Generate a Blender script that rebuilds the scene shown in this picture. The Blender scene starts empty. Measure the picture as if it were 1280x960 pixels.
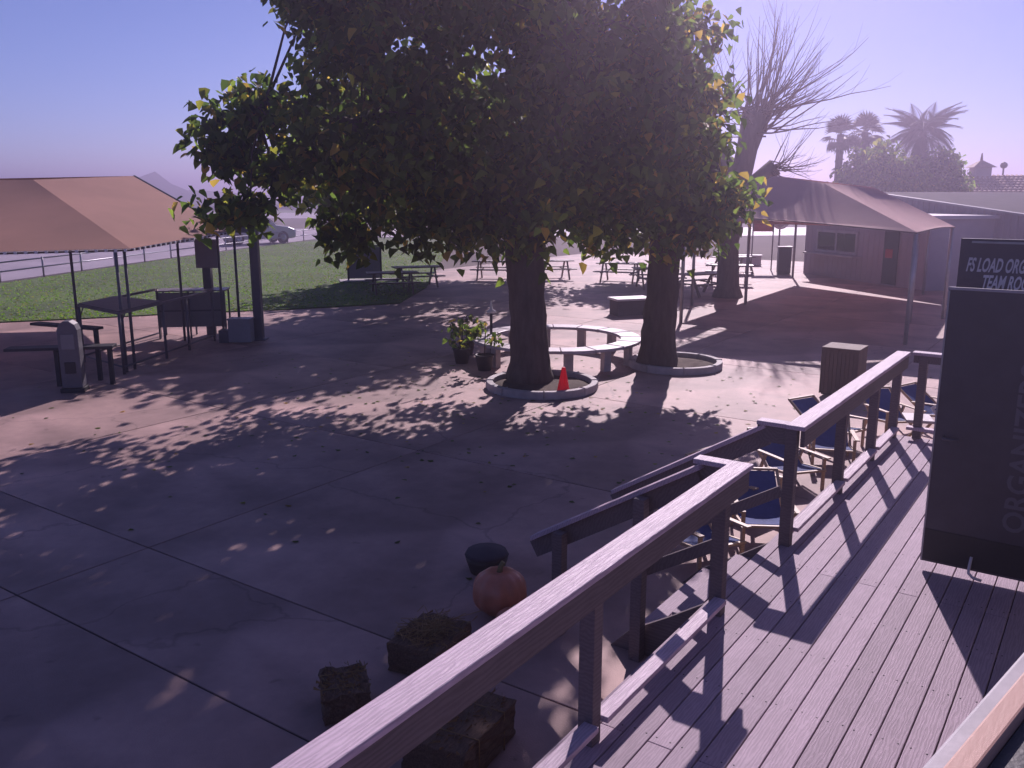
import bpy, bmesh, math, random
import numpy as np
from mathutils import Vector, Matrix, Euler
rad = math.radians
sc = bpy.context.scene
COL = sc.collection
random.seed(7)
RNG = np.random.default_rng(7)

# ---------------------------------------------------------------- camera
PITCH = 12.308
cam = bpy.data.cameras.new('camera')
cam.sensor_width = 36.0
cam.lens = 1100.0 / 1280.0 * 36.0
cam.clip_start = 0.05
cam.clip_end = 20000
cam_o = bpy.data.objects.new('camera', cam)
COL.objects.link(cam_o)
cam_o.location = (0, 0, 3.5)
cam_o.rotation_euler = (rad(90 - PITCH), 0, 0)
sc.camera = cam_o

# ---------------------------------------------------------------- light
SUN_AZ, SUN_EL = 14.0, 32.5
world = bpy.data.worlds.new('World')
sc.world = world
world.use_nodes = True
wn = world.node_tree
sky = wn.nodes.new('ShaderNodeTexSky')
sky.sky_type = 'NISHITA'
sky.sun_disc = False
sky.sun_elevation = rad(SUN_EL)
sky.sun_rotation = rad(SUN_AZ)
sky.altitude = 400
sky.air_density = 0.8
sky.dust_density = 0.05
sky.ozone_density = 3.5
tint = wn.nodes.new('ShaderNodeMix')
tint.data_type = 'RGBA'
tint.blend_type = 'MULTIPLY'
tint.inputs[0].default_value = 1.0
tint.inputs[7].default_value = (0.84, 0.71, 1.05, 1)
wn.links.new(sky.outputs[0], tint.inputs[6])
bgn = wn.nodes['Background']
wn.links.new(tint.outputs[2], bgn.inputs[0])
bgn.inputs[1].default_value = 0.062
sun = bpy.data.lights.new('sun', 'SUN')
sun.energy = 3.7
sun.angle = rad(0.53)
sun.color = (1.0, 0.84, 0.92)
sun_o = bpy.data.objects.new('sun', sun)
COL.objects.link(sun_o)
sd = Vector((math.sin(rad(SUN_AZ)) * math.cos(rad(SUN_EL)), math.cos(rad(SUN_AZ)) * math.cos(rad(SUN_EL)), math.sin(rad(SUN_EL))))
sun_o.rotation_euler = sd.to_track_quat('Z', 'Y').to_euler()
sun_o.location = (0, 0, 60)
sc.view_settings.view_transform = 'Standard'
sc.view_settings.look = 'None'
sc.view_settings.gamma = 1.0
sc.view_settings.exposure = 0.48
sc.cycles.max_bounces = 8
sc.cycles.diffuse_bounces = 5
sc.cycles.transmission_bounces = 4
sc.cycles.volume_bounces = 0
sc.cycles.transparent_max_bounces = 12
HAZE_DENSITY = 0.005

# ---------------------------------------------------------------- deck axes
AZ = 34.714                                  # the deck runs this far to the right of straight ahead
DA = Vector((math.sin(rad(AZ)), math.cos(rad(AZ)), 0))
DB = Vector((-math.cos(rad(AZ)), math.sin(rad(AZ)), 0))
DROT = rad(90 - AZ)
def dk(a, b, z=0.0):
    return (a * DA.x + b * DB.x, a * DA.y + b * DB.y, z)

# ---------------------------------------------------------------- materials
def nodes_of(name):
    m = bpy.data.materials.new(name)
    m.use_nodes = True
    nt = m.node_tree
    return m, nt, nt.nodes['Principled BSDF']

def setin(b, key, v):
    if key in b.inputs:
        b.inputs[key].default_value = v

def surf(name, col, rough=0.7, var=0.25, scale=3.0, bump=0.15, bscale=60.0, metal=0.0, spec=0.5, dirt=0.0, stretch=(1, 1, 1), col2=None, trans=0.0):
    m, nt, b = nodes_of(name)
    N, L = nt.nodes, nt.links
    tc = N.new('ShaderNodeTexCoord')
    mp = N.new('ShaderNodeMapping')
    mp.inputs['Scale'].default_value = stretch
    L.new(tc.outputs['Object'], mp.inputs[0])
    n1 = N.new('ShaderNodeTexNoise')
    n1.inputs['Scale'].default_value = scale
    n1.inputs['Detail'].default_value = 8
    n1.inputs['Roughness'].default_value = 0.65
    L.new(mp.outputs[0], n1.inputs['Vector'])
    cr = N.new('ShaderNodeValToRGB')
    cr.color_ramp.elements[0].position = 0.3
    cr.color_ramp.elements[1].position = 0.72
    c2 = col2 if col2 else tuple(min(1, c * (1 + var)) for c in col)
    cr.color_ramp.elements[0].color = tuple(c * (1 - var) for c in col) + (1,)
    cr.color_ramp.elements[1].color = tuple(c2) + (1,)
    L.new(n1.outputs['Fac'], cr.inputs[0])
    out = cr.outputs[0]
    if dirt > 0:
        n3 = N.new('ShaderNodeTexNoise')
        n3.inputs['Scale'].default_value = scale * 0.35
        n3.inputs['Detail'].default_value = 5
        L.new(tc.outputs['Object'], n3.inputs['Vector'])
        r3 = N.new('ShaderNodeValToRGB')
        r3.color_ramp.elements[0].position = 0.42
        r3.color_ramp.elements[1].position = 0.66
        r3.color_ramp.elements[0].color = (1 - dirt,) * 3 + (1,)
        r3.color_ramp.elements[1].color = (1, 1, 1, 1)
        L.new(n3.outputs['Fac'], r3.inputs[0])
        mx = N.new('ShaderNodeMix')
        mx.data_type = 'RGBA'
        mx.blend_type = 'MULTIPLY'
        mx.inputs[0].default_value = 1
        L.new(out, mx.inputs[6])
        L.new(r3.outputs[0], mx.inputs[7])
        out = mx.outputs[2]
    # every piece gets its own slight shade
    oi = N.new('ShaderNodeObjectInfo')
    hv = N.new('ShaderNodeHueSaturation')
    mr = N.new('ShaderNodeMapRange')
    mr.inputs[3].default_value = 0.9
    mr.inputs[4].default_value = 1.1
    L.new(oi.outputs['Random'], mr.inputs[0])
    L.new(mr.outputs[0], hv.inputs['Value'])
    L.new(out, hv.inputs['Color'])
    L.new(hv.outputs[0], b.inputs['Base Color'])
    n2 = N.new('ShaderNodeTexNoise')
    n2.inputs['Scale'].default_value = bscale
    n2.inputs['Detail'].default_value = 4
    L.new(mp.outputs[0], n2.inputs['Vector'])
    bp = N.new('ShaderNodeBump')
    bp.inputs['Strength'].default_value = bump
    bp.inputs['Distance'].default_value = 0.01
    L.new(n2.outputs['Fac'], bp.inputs['Height'])
    L.new(bp.outputs[0], b.inputs['Normal'])
    b.inputs['Roughness'].default_value = rough
    b.inputs['Metallic'].default_value = metal
    setin(b, 'Specular IOR Level', spec)
    if trans > 0:
        tr = N.new('ShaderNodeBsdfTranslucent')
        L.new(hv.outputs[0], tr.inputs[0])
        ms = N.new('ShaderNodeMixShader')
        ms.inputs[0].default_value = trans
        L.new(b.outputs[0], ms.inputs[1])
        L.new(tr.outputs[0], ms.inputs[2])
        L.new(ms.outputs[0], nt.nodes['Material Output'].inputs[0])
    return m

def grain_wood(name, col, rough=0.6, gscale=9.0, dist=9.0, bump=0.35, along='X', var=0.2, spec=0.4, width=0.14):
    """composite board with embossed cathedral grain running along local X"""
    m, nt, b = nodes_of(name)
    N, L = nt.nodes, nt.links
    tc = N.new('ShaderNodeTexCoord')
    oi = N.new('ShaderNodeObjectInfo')
    ad = N.new('ShaderNodeVectorMath')
    ad.operation = 'ADD'
    cx = N.new('ShaderNodeCombineXYZ')
    mu = N.new('ShaderNodeMath')
    mu.operation = 'MULTIPLY'
    mu.inputs[1].default_value = 37.0
    L.new(oi.outputs['Random'], mu.inputs[0])
    L.new(mu.outputs[0], cx.inputs[0])
    L.new(tc.outputs['Object'], ad.inputs[0])
    L.new(cx.outputs[0], ad.inputs[1])
    mp = N.new('ShaderNodeMapping')
    mp.inputs['Scale'].default_value = (0.55, 3.0, 3.0)
    L.new(ad.outputs[0], mp.inputs[0])
    wv = N.new('ShaderNodeTexWave')
    wv.wave_type = 'RINGS'
    wv.rings_direction = 'X'
    wv.inputs['Scale'].default_value = gscale
    wv.inputs['Distortion'].default_value = dist
    wv.inputs['Detail'].default_value = 3
    wv.inputs['Detail Scale'].default_value = 1.6
    L.new(mp.outputs[0], wv.inputs['Vector'])
    nz = N.new('ShaderNodeTexNoise')
    nz.inputs['Scale'].default_value = 2.2
    nz.inputs['Detail'].default_value = 8
    nz.inputs['Roughness'].default_value = 0.7
    L.new(ad.outputs[0], nz.inputs['Vector'])
    cr = N.new('ShaderNodeValToRGB')
    cr.color_ramp.elements[0].color = tuple(c * (1 - var * 1.5) for c in col) + (1,)
    cr.color_ramp.elements[1].color = tuple(c * (1 + var) for c in col) + (1,)
    cr.color_ramp.elements[0].position = 0.25
    cr.color_ramp.elements[1].position = 0.75
    mx = N.new('ShaderNodeMix')
    mx.data_type = 'FLOAT'
    mx.inputs[0].default_value = 0.3
    L.new(nz.outputs['Fac'], mx.inputs[2])
    L.new(wv.outputs['Fac'], mx.inputs[3])
    L.new(mx.outputs[0], cr.inputs[0])
    hv = N.new('ShaderNodeHueSaturation')
    mr = N.new('ShaderNodeMapRange')
    mr.inputs[3].default_value = 0.84
    mr.inputs[4].default_value = 1.12
    L.new(oi.outputs['Random'], mr.inputs[0])
    L.new(mr.outputs[0], hv.inputs['Value'])
    L.new(cr.outputs[0], hv.inputs['Color'])
    L.new(hv.outputs[0], b.inputs['Base Color'])
    fn = N.new('ShaderNodeTexNoise')
    fn.inputs['Scale'].default_value = 140
    L.new(mp.outputs[0], fn.inputs['Vector'])
    m2 = N.new('ShaderNodeMix')
    m2.data_type = 'FLOAT'
    m2.inputs[0].default_value = 0.35
    L.new(wv.outputs['Fac'], m2.inputs[2])
    L.new(fn.outputs['Fac'], m2.inputs[3])
    bp = N.new('ShaderNodeBump')
    bp.inputs['Strength'].default_value = bump
    bp.inputs['Distance'].default_value = 0.004
    L.new(m2.outputs[0], bp.inputs['Height'])
    L.new(bp.outputs[0], b.inputs['Normal'])
    b.inputs['Roughness'].default_value = rough
    setin(b, 'Specular IOR Level', spec)
    return m

def leaf_mat(name, gain=1.0):
    m, nt, b = nodes_of(name)
    N, L = nt.nodes, nt.links
    at = N.new('ShaderNodeAttribute')
    at.attribute_name = 'tint'
    b.inputs['Roughness'].default_value = 0.55
    setin(b, 'Specular IOR Level', 0.35)
    L.new(at.outputs['Color'], b.inputs['Base Color'])
    tr = N.new('ShaderNodeBsdfTranslucent')
    g = N.new('ShaderNodeMix')
    g.data_type = 'RGBA'
    g.blend_type = 'MULTIPLY'
    g.inputs[0].default_value = 1
    g.inputs[7].default_value = (3.0 * gain, 3.0 * gain, 2.0 * gain, 1)
    L.new(at.outputs['Color'], g.inputs[6])
    L.new(g.outputs[2], tr.inputs[0])
    ms = N.new('ShaderNodeMixShader')
    ms.inputs[0].default_value = 0.55
    L.new(b.outputs[0], ms.inputs[1])
    L.new(tr.outputs[0], ms.inputs[2])
    L.new(ms.outputs[0], nt.nodes['Material Output'].inputs[0])
    return m

def glass_dark(name, col=(0.02, 0.022, 0.028), rough=0.08):
    m, nt, b = nodes_of(name)
    b.inputs['Base Color'].default_value = col + (1,)
    b.inputs['Roughness'].default_value = rough
    return m

M = {}
M['concrete'] = surf('concrete', (0.53, 0.345, 0.305), 0.66, 0.2, 1.6, 0.3, 90, spec=0.42, dirt=0.42)
def add_cracks(m, scale, width, dark):
    nt = m.node_tree
    N, L = nt.nodes, nt.links
    b = N['Principled BSDF']
    src = b.inputs['Base Color'].links[0].from_socket
    tc = [n for n in N if n.type == 'TEX_COORD'][0]
    oi = N.new('ShaderNodeObjectInfo')
    nz = N.new('ShaderNodeTexNoise'); nz.inputs['Scale'].default_value = 2.2; nz.inputs['Detail'].default_value = 6
    L.new(tc.outputs['Object'], nz.inputs['Vector'])
    a = N.new('ShaderNodeVectorMath'); a.operation = 'MULTIPLY_ADD'
    a.inputs[1].default_value = (.55, .55, .55)
    L.new(nz.outputs['Color'], a.inputs[0]); L.new(tc.outputs['Object'], a.inputs[2])
    sh = N.new('ShaderNodeVectorMath'); sh.operation = 'ADD'
    L.new(a.outputs[0], sh.inputs[0]); L.new(oi.outputs['Location'], sh.inputs[1])
    vo = N.new('ShaderNodeTexVoronoi'); vo.feature = 'DISTANCE_TO_EDGE'; vo.inputs['Scale'].default_value = scale
    L.new(sh.outputs[0], vo.inputs['Vector'])
    mr = N.new('ShaderNodeMapRange'); mr.inputs[1].default_value = 0; mr.inputs[2].default_value = width; mr.inputs[3].default_value = dark; mr.inputs[4].default_value = 1
    L.new(vo.outputs['Distance'], mr.inputs[0])
    # small round stains
    v2 = N.new('ShaderNodeTexVoronoi'); v2.inputs['Scale'].default_value = 2.6
    L.new(sh.outputs[0], v2.inputs['Vector'])
    m2 = N.new('ShaderNodeMapRange'); m2.inputs[1].default_value = .03; m2.inputs[2].default_value = .11; m2.inputs[3].default_value = .72; m2.inputs[4].default_value = 1
    L.new(v2.outputs['Distance'], m2.inputs[0])
    mu = N.new('ShaderNodeMath'); mu.operation = 'MULTIPLY'
    L.new(mr.outputs[0], mu.inputs[0]); L.new(m2.outputs[0], mu.inputs[1])
    mx = N.new('ShaderNodeMix'); mx.data_type = 'RGBA'; mx.blend_type = 'MULTIPLY'; mx.inputs[0].default_value = 1
    L.new(src, mx.inputs[6]); L.new(mu.outputs[0], mx.inputs[7])
    L.new(mx.outputs[2], b.inputs['Base Color'])
add_cracks(M['concrete'], .20, .005, .72)
M['concrete_base'] = surf('concrete_base', (0.06, 0.05, 0.05), 0.9, 0.3, 5)
M['kerb'] = surf('kerb_concrete', (0.5, 0.46, 0.45), 0.7, 0.2, 5, 0.3, 60, dirt=0.2)
M['dirt'] = surf('dirt', (0.17, 0.125, 0.105), 0.95, 0.3, 0.06, 0.3, 4, dirt=0.3)
M['soil'] = surf('soil', (0.10, 0.07, 0.05), 0.95, 0.4, 7, 0.6, 30)
M['lawn'] = surf('lawn', (0.065, 0.155, 0.008), 0.9, 0.35, 0.8, 0.6, 25, dirt=0.3, col2=(0.12, 0.20, 0.012))
M['road'] = surf('road_concrete', (0.5, 0.42, 0.46), 0.6, 0.14, 0.4, 0.2, 20, dirt=0.2)
M['asphalt'] = surf('asphalt', (0.11, 0.095, 0.1), 0.85, 0.2, 0.5, 0.2, 20)
M['field'] = surf('field', (0.10, 0.085, 0.065), 0.95, 0.35, 0.02, 0.2, 2, dirt=0.4)
M['field_green'] = surf('field_green', (0.10, 0.13, 0.04), 0.95, 0.3, 0.05, 0.2, 2)
M['hill'] = surf('hill', (0.045, 0.04, 0.06), 0.95, 0.3, 0.02, 0.5, 0.3, dirt=0.3)
M['cap'] = grain_wood('composite_cap', (0.54, 0.42, 0.50), 0.55, 5.5, 7, 0.75, var=0.16, spec=0.35)
M['board'] = grain_wood('composite_board', (0.42, 0.325, 0.385), 0.68, 6, 9, 0.35, var=0.15, spec=0.28)
M['post_wood'] = grain_wood('post_wood', (0.15, 0.12, 0.13), 0.62, 4, 8, 0.35, var=0.18)
M['joist'] = surf('joist_wood', (0.10, 0.07, 0.06), 0.85, 0.3, 4, 0.3, 30, stretch=(0.2, 3, 3))
M['fabric'] = surf('shade_fabric', (0.44, 0.215, 0.15), 0.8, 0.05, 1.2, 0.3, 220, trans=0.14, dirt=0.14)
M['fabric_r'] = surf('shade_fabric_pale', (0.88, 0.60, 0.55), 0.8, 0.05, 1.2, 0.3, 220, trans=0.35, dirt=0.06)
M['fabric_hem'] = surf('fabric_hem', (0.13, 0.09, 0.08), 0.8, 0.1)
M['steel'] = surf('painted_steel', (0.12, 0.115, 0.13), 0.5, 0.15, 6, 0.05, metal=0.0)
M['steel_pale'] = surf('galvanised_steel', (0.36, 0.36, 0.38), 0.42, 0.15, 6, 0.05, metal=0.6)
M['table_steel'] = surf('table_steel', (0.17, 0.15, 0.165), 0.45, 0.2, 4, 0.08, metal=0.3)
M['panel_grey'] = surf('panel_grey', (0.23, 0.225, 0.235), 0.6, 0.1, 3, 0.05)
M['box_grey'] = surf('box_grey', (0.27, 0.265, 0.30), 0.5, 0.08, 3, 0.05)
M['black'] = surf('black_paint', (0.022, 0.022, 0.026), 0.5, 0.2, 3, 0.05)
M['door'] = surf('door_paint', (0.085, 0.08, 0.10), 0.42, 0.25, 2.2, 0.08, 40, dirt=0.25)
M['door_letter'] = surf('door_letter', (0.125, 0.12, 0.15), 0.5, 0.1)
M['sign_black'] = surf('sign_panel', (0.08, 0.07, 0.085), 0.45, 0.1)
M['letter'] = surf('letter_white', (0.62, 0.6, 0.62), 0.5, 0.05)
M['gutter'] = surf('gutter', (0.33, 0.31, 0.34), 0.55, 0.15, 9, 0.05)
M['peach'] = surf('peach_fascia', (0.50, 0.29, 0.22), 0.6, 0.12, 5, 0.06, 70, stretch=(0.3, 2, 2))
M['roof_dark'] = surf('roof_membrane', (0.04, 0.04, 0.045), 0.6, 0.3, 5, 0.2, 90)
M['siding'] = surf('siding', (0.30, 0.25, 0.24), 0.6, 0.1, 2, 0.1)
M['shed_wall'] = surf('shed_wall', (0.50, 0.42, 0.47), 0.65, 0.1, 1.2, 0.1, dirt=0.12)
M['shed_trim'] = surf('shed_trim', (0.55, 0.5, 0.52), 0.6, 0.08)
M['counter'] = surf('counter', (0.5, 0.45, 0.46), 0.5, 0.1)
M['metal_wall'] = surf('corrugated_wall', (0.36, 0.31, 0.37), 0.5, 0.12, 0.8, 0.05, metal=0.25, dirt=0.15)
M['roof_grey'] = surf('sheet_roof', (0.085, 0.075, 0.085), 0.85, 0.2, 1.5, 0.1, spec=0.1)
M['tile'] = surf('roof_tile', (0.34, 0.20, 0.15), 0.75, 0.35, 2.5, 0.2)
M['stucco'] = surf('stucco', (0.42, 0.37, 0.36), 0.85, 0.1, 2, 0.2)
M['glass'] = glass_dark('window_glass')
M['red'] = surf('red_paint', (0.55, 0.03, 0.03), 0.5, 0.1)
M['cone'] = surf('cone_plastic', (0.95, 0.045, 0.06), 0.45, 0.05, trans=0.45)
M['cone_base'] = surf('cone_base', (0.45, 0.03, 0.035), 0.5, 0.1)
M['white'] = surf('white_paint', (0.78, 0.75, 0.76), 0.45, 0.06, 4, 0.05, dirt=0.1)
M['ring'] = surf('ring_top', (0.60, 0.53, 0.56), 0.42, 0.15, 6, 0.2, 50, dirt=0.2)
M['table_wood'] = grain_wood('table_wood', (0.16, 0.115, 0.10), 0.5, 5, 6, 0.3)
M['bark'] = surf('bark', (0.105, 0.08, 0.065), 0.95, 0.35, 9, 1.0, 28, stretch=(1, 1, 0.25))
M['bark_pale'] = surf('bark_pale', (0.16, 0.125, 0.115), 0.9, 0.3, 9, 0.6, 28, stretch=(1, 1, 0.25))
M['leaf'] = leaf_mat('leaf')
M['blue'] = surf('blue_canvas', (0.08, 0.13, 0.36), 0.75, 0.15, 5, 0.3, 150, trans=0.35)
M['tan_wood'] = grain_wood('tan_wood', (0.52, 0.37, 0.24), 0.5, 5, 6, 0.25)
M['bin_wood'] = grain_wood('bin_wood', (0.12, 0.075, 0.055), 0.7, 5, 6, 0.3)
M['pumpkin'] = surf('pumpkin_skin', (0.55, 0.19, 0.11), 0.38, 0.2, 5, 0.1, 40)
M['pumpkin_pale'] = surf('gourd_skin', (0.62, 0.44, 0.32), 0.4, 0.2, 9, 0.1)
M['stem'] = surf('stem', (0.20, 0.17, 0.07), 0.8, 0.3)
M['hay'] = surf('hay', (0.17, 0.105, 0.07), 0.95, 0.45, 14, 1.0, 70, stretch=(1, 6, 6))
M['straw'] = surf('straw', (0.30, 0.185, 0.08), 0.8, 0.3)
M['car_paint'] = surf('car_paint', (0.52, 0.54, 0.58), 0.3, 0.05, 1, 0.0, metal=0.3)
M['tyre'] = surf('tyre', (0.02, 0.02, 0.02), 0.85, 0.1)
M['rim'] = surf('rim', (0.5, 0.5, 0.52), 0.3, 0.05, metal=0.8)
M['lamp_glass'] = surf('lamp_glass', (0.7, 0.7, 0.72), 0.15, 0.02)
M['tail'] = surf('tail_lamp', (0.4, 0.02, 0.02), 0.2, 0.02)
M['canvas_dark'] = surf('dark_canvas', (0.05, 0.045, 0.06), 0.85, 0.2)
M['mesh_grey'] = surf('mesh_panel', (0.20, 0.20, 0.20), 0.7, 0.1)
M['hide'] = surf('banner_red', (0.45, 0.05, 0.06), 0.7, 0.1)

# ---------------------------------------------------------------- mesh helpers
class MB:
    def __init__(self):
        self.v, self.f, self.sm = [], [], []
    def add(self, verts, faces, smooth=False):
        o = len(self.v)
        self.v.extend([tuple(p) for p in verts])
        self.f.extend([tuple(i + o for i in f) for f in faces])
        self.sm.extend([smooth] * len(faces))
        return self
    def box(self, x0, x1, y0, y1, z0, z1):
        self.add([(x0, y0, z0), (x1, y0, z0), (x1, y1, z0), (x0, y1, z0), (x0, y0, z1), (x1, y0, z1), (x1, y1, z1), (x0, y1, z1)],
                 [(0, 3, 2, 1), (4, 5, 6, 7), (0, 1, 5, 4), (1, 2, 6, 5), (2, 3, 7, 6), (3, 0, 4, 7)])
        return self
    def obox(self, p0, p1, w, h, up=(0, 0, 1)):
        """bar of width w and height h from p0 to p1 (centre line)"""
        p0, p1 = Vector(p0), Vector(p1)
        d = (p1 - p0).normalized()
        u = Vector(up)
        s = d.cross(u)
        if s.length < 1e-4:
            s = d.cross(Vector((1, 0, 0)))
        s.normalize()
        u = s.cross(d).normalized()
        vs = []
        for p in (p0, p1):
            for a, c in ((-1, -1), (1, -1), (1, 1), (-1, 1)):
                vs.append(p + s * (a * w / 2) + u * (c * h / 2))
        self.add(vs, [(3, 2, 1, 0), (4, 5, 6, 7), (0, 1, 5, 4), (1, 2, 6, 5), (2, 3, 7, 6), (3, 0, 4, 7)])
        return self
    def tube(self, pts, rs, n=6, cap=True):
        pts = [Vector(p) for p in pts]
        if not hasattr(rs, '__len__'):
            rs = [rs] * len(pts)
        ref = None
        vs = []
        for i, p in enumerate(pts):
            d = (pts[min(i + 1, len(pts) - 1)] - pts[max(i - 1, 0)]).normalized()
            if ref is None:
                ref = d.orthogonal().normalized()
            ref = (ref - d * ref.dot(d))
            if ref.length < 1e-5:
                ref = d.orthogonal()
            ref.normalize()
            s = d.cross(ref)
            for k in range(n):
                t = 2 * math.pi * k / n
                vs.append(p + (ref * math.cos(t) + s * math.sin(t)) * rs[i])
        fs = []
        for i in range(len(pts) - 1):
            for k in range(n):
                k2 = (k + 1) % n
                fs.append((i * n + k, i * n + k2, (i + 1) * n + k2, (i + 1) * n + k))
        self.add(vs, fs, True)
        if cap:
            o = len(self.v) - len(vs)
            self.f.append(tuple(o + k for k in reversed(range(n))))
            self.f.append(tuple(o + (len(pts) - 1) * n + k for k in range(n)))
            self.sm.extend([False, False])
        return self
    def lathe(self, prof, n=16, c=(0, 0, 0), lobes=0, lob=0.0):
        vs, fs = [], []
        for r, z in prof:
            for k in range(n):
                t = 2 * math.pi * k / n
                q = r * (1 + lob * math.cos(lobes * t)) if lobes else r
                vs.append((c[0] + q * math.cos(t), c[1] + q * math.sin(t), c[2] + z))
        for i in range(len(prof) - 1):
            for k in range(n):
                k2 = (k + 1) % n
                fs.append((i * n + k, i * n + k2, (i + 1) * n + k2, (i + 1) * n + k))
        fs.append(tuple(reversed(range(n))))
        fs.append(tuple((len(prof) - 1) * n + k for k in range(n)))
        self.add(vs, fs, True)
        return self
    def prism(self, poly, z0, z1):
        n = len(poly)
        vs = [(x, y, z0) for x, y in poly] + [(x, y, z1) for x, y in poly]
        fs = [tuple(reversed(range(n))), tuple(range(n, 2 * n))]
        fs += [(i, (i + 1) % n, n + (i + 1) % n, n + i) for i in range(n)]
        self.add(vs, fs)
        return self
    def prism_y(self, poly, y0, y1):
        """polygon in x,z pushed along y"""
        n = len(poly)
        vs = [(x, y0, z) for x, z in poly] + [(x, y1, z) for x, z in poly]
        fs = [tuple(range(n)), tuple(reversed(range(n, 2 * n)))]
        fs += [(i, n + i, n + (i + 1) % n, (i + 1) % n) for i in range(n)]
        self.add(vs, fs)
        return self
    def data(self, name, mat):
        me = bpy.data.meshes.new(name)
        me.from_pydata(self.v, [], self.f)
        me.polygons.foreach_set('use_smooth', self.sm)
        if mat:
            me.materials.append(mat)
        me.update()
        return me
    def build(self, name, mat, parent=None, bevel=0.0, loc=None, rot=None):
        return link(name, self.data(name, mat), parent, bevel, loc, rot)

def link(name, me, parent=None, bevel=0.0, loc=None, rot=None):
    o = bpy.data.objects.new(name, me)
    COL.objects.link(o)
    if parent:
        o.parent = parent
    if loc:
        o.location = loc
    if rot:
        o.rotation_euler = rot
    if bevel > 0:
        bv = o.modifiers.new('bevel', 'BEVEL')
        bv.width = bevel
        bv.segments = 2
        bv.limit_method = 'ANGLE'
        bv.angle_limit = rad(40)
    return o

def tag(o, label, cat, group=None):
    o['label'] = label
    o['category'] = cat
    if group:
        o['group'] = group
    return o

def thing(name, label, cat, loc=(0, 0, 0), rz=0.0, group=None, scale=None):
    o = bpy.data.objects.new(name, None)
    o.empty_display_size = 0.2
    COL.objects.link(o)
    o.location = loc
    o.rotation_euler = (0, 0, rz)
    if scale:
        o.scale = scale
    return tag(o, label, cat, group)

def kids(o):
    return [c for c in bpy.data.objects if c.parent is o]

def dup(root, loc, rz, label, scale=None):
    r = root.copy()
    COL.objects.link(r)
    r.location = loc
    r.rotation_euler = (0, 0, rz)
    if scale:
        r.scale = scale
    r['label'] = label
    for ch in list(root.children):
        c = ch.copy()
        COL.objects.link(c)
        c.parent = r
        for g in list(ch.children):
            d = g.copy()
            COL.objects.link(d)
            d.parent = c
    return r

def structure(name, mb, mat, bevel=0, **k):
    o = mb.build(name, mat, bevel=bevel, **k)
    o['kind'] = 'structure'
    return o

def text_mesh(name, body, size, mat, parent, matrix, shear=0.0, offset=0.0, align='LEFT', extrude=0.003, spacing=1.0):
    cu = bpy.data.curves.new(name, 'FONT')
    cu.body = body
    cu.size = size
    cu.shear = shear
    cu.offset = offset
    cu.extrude = extrude
    cu.align_x = align
    cu.space_character = spacing
    cu.resolution_u = 3
    cu.materials.append(mat)
    tmp = bpy.data.objects.new(name, cu)
    me = bpy.data.meshes.new_from_object(tmp)
    bpy.data.objects.remove(tmp)
    o = link(name, me, parent)
    o.matrix_local = matrix
    return o

# ================================================================ GROUND
g = MB()
g.add([(-1500, -300, -0.03), (1500, -300, -0.03), (1500, 1500, -0.03), (-1500, 1500, -0.03)], [(0, 1, 2, 3)])
structure('ground', g, M['dirt'])

# lawn on axes turned 70.5 degrees
LA = [(-45, 13.0), (-30, 18.3), (-14.07, 23.9), (-12.17, 24.6), (-9.66, 25.7), (-7.02, 26.55), (-5, 27.5), (-3.6, 28.2), (-3.2, 33), (-3.6, 44), (-4.0, 60), (-5.5, 69), (-13.8, 69.6), (-16.0, 60), (-18.1, 48), (-19.9, 34.5), (-26, 33.0), (-45, 29)]
lw = MB().prism(LA, -0.02, 0.03)
lawn = structure('lawn', lw, M['lawn'])

def in_poly(x, y, P):
    c = False
    for i in range(len(P)):
        x1, y1 = P[i]
        x2, y2 = P[i - 1]
        if (y1 > y) != (y2 > y) and x < (x2 - x1) * (y - y1) / (y2 - y1) + x1:
            c = not c
    return c

# grass blades (tufts of blade triangles, denser on the near edge)
gv, gf, gc = [], [], []
n_t = 0
while n_t < 30000:
    y = 23.5 + (random.random() ** 1.7) * 40
    x = random.uniform(-28, 3)
    if not in_poly(x, y, LA):
        continue
    n_t += 1
    hh = random.uniform(0.015, 0.045)
    t = random.uniform(0, 6.28)
    w = random.uniform(0.02, 0.05)
    o = len(gv)
    gv += [(x - w * math.cos(t), y - w * math.sin(t), 0.025), (x + w * math.cos(t), y + w * math.sin(t), 0.025), (x + random.uniform(-.05, .05), y + random.uniform(-.05, .05), 0.03 + hh)]
    gf.append((o, o + 1, o + 2))
    k = random.uniform(0.7, 1.3)
    c = (0.08 * k, 0.16 * k, 0.012 * k, 1) if random.random() < 0.8 else (0.11 * k, 0.11 * k, 0.035 * k, 1)
    gc += [c] * 3
me = bpy.data.meshes.new('grass')
me.from_pydata(gv, [], gf)
ca = me.color_attributes.new('tint', 'FLOAT_COLOR', 'POINT')
ca.data.foreach_set('color', np.array(gc, dtype=np.float32).ravel())
me.materials.append(M['leaf'])
grass = link('grass', me)
grass['kind'] = 'stuff'
tag(grass, 'short mown grass blades covering the green lawn', 'grass')

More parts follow.
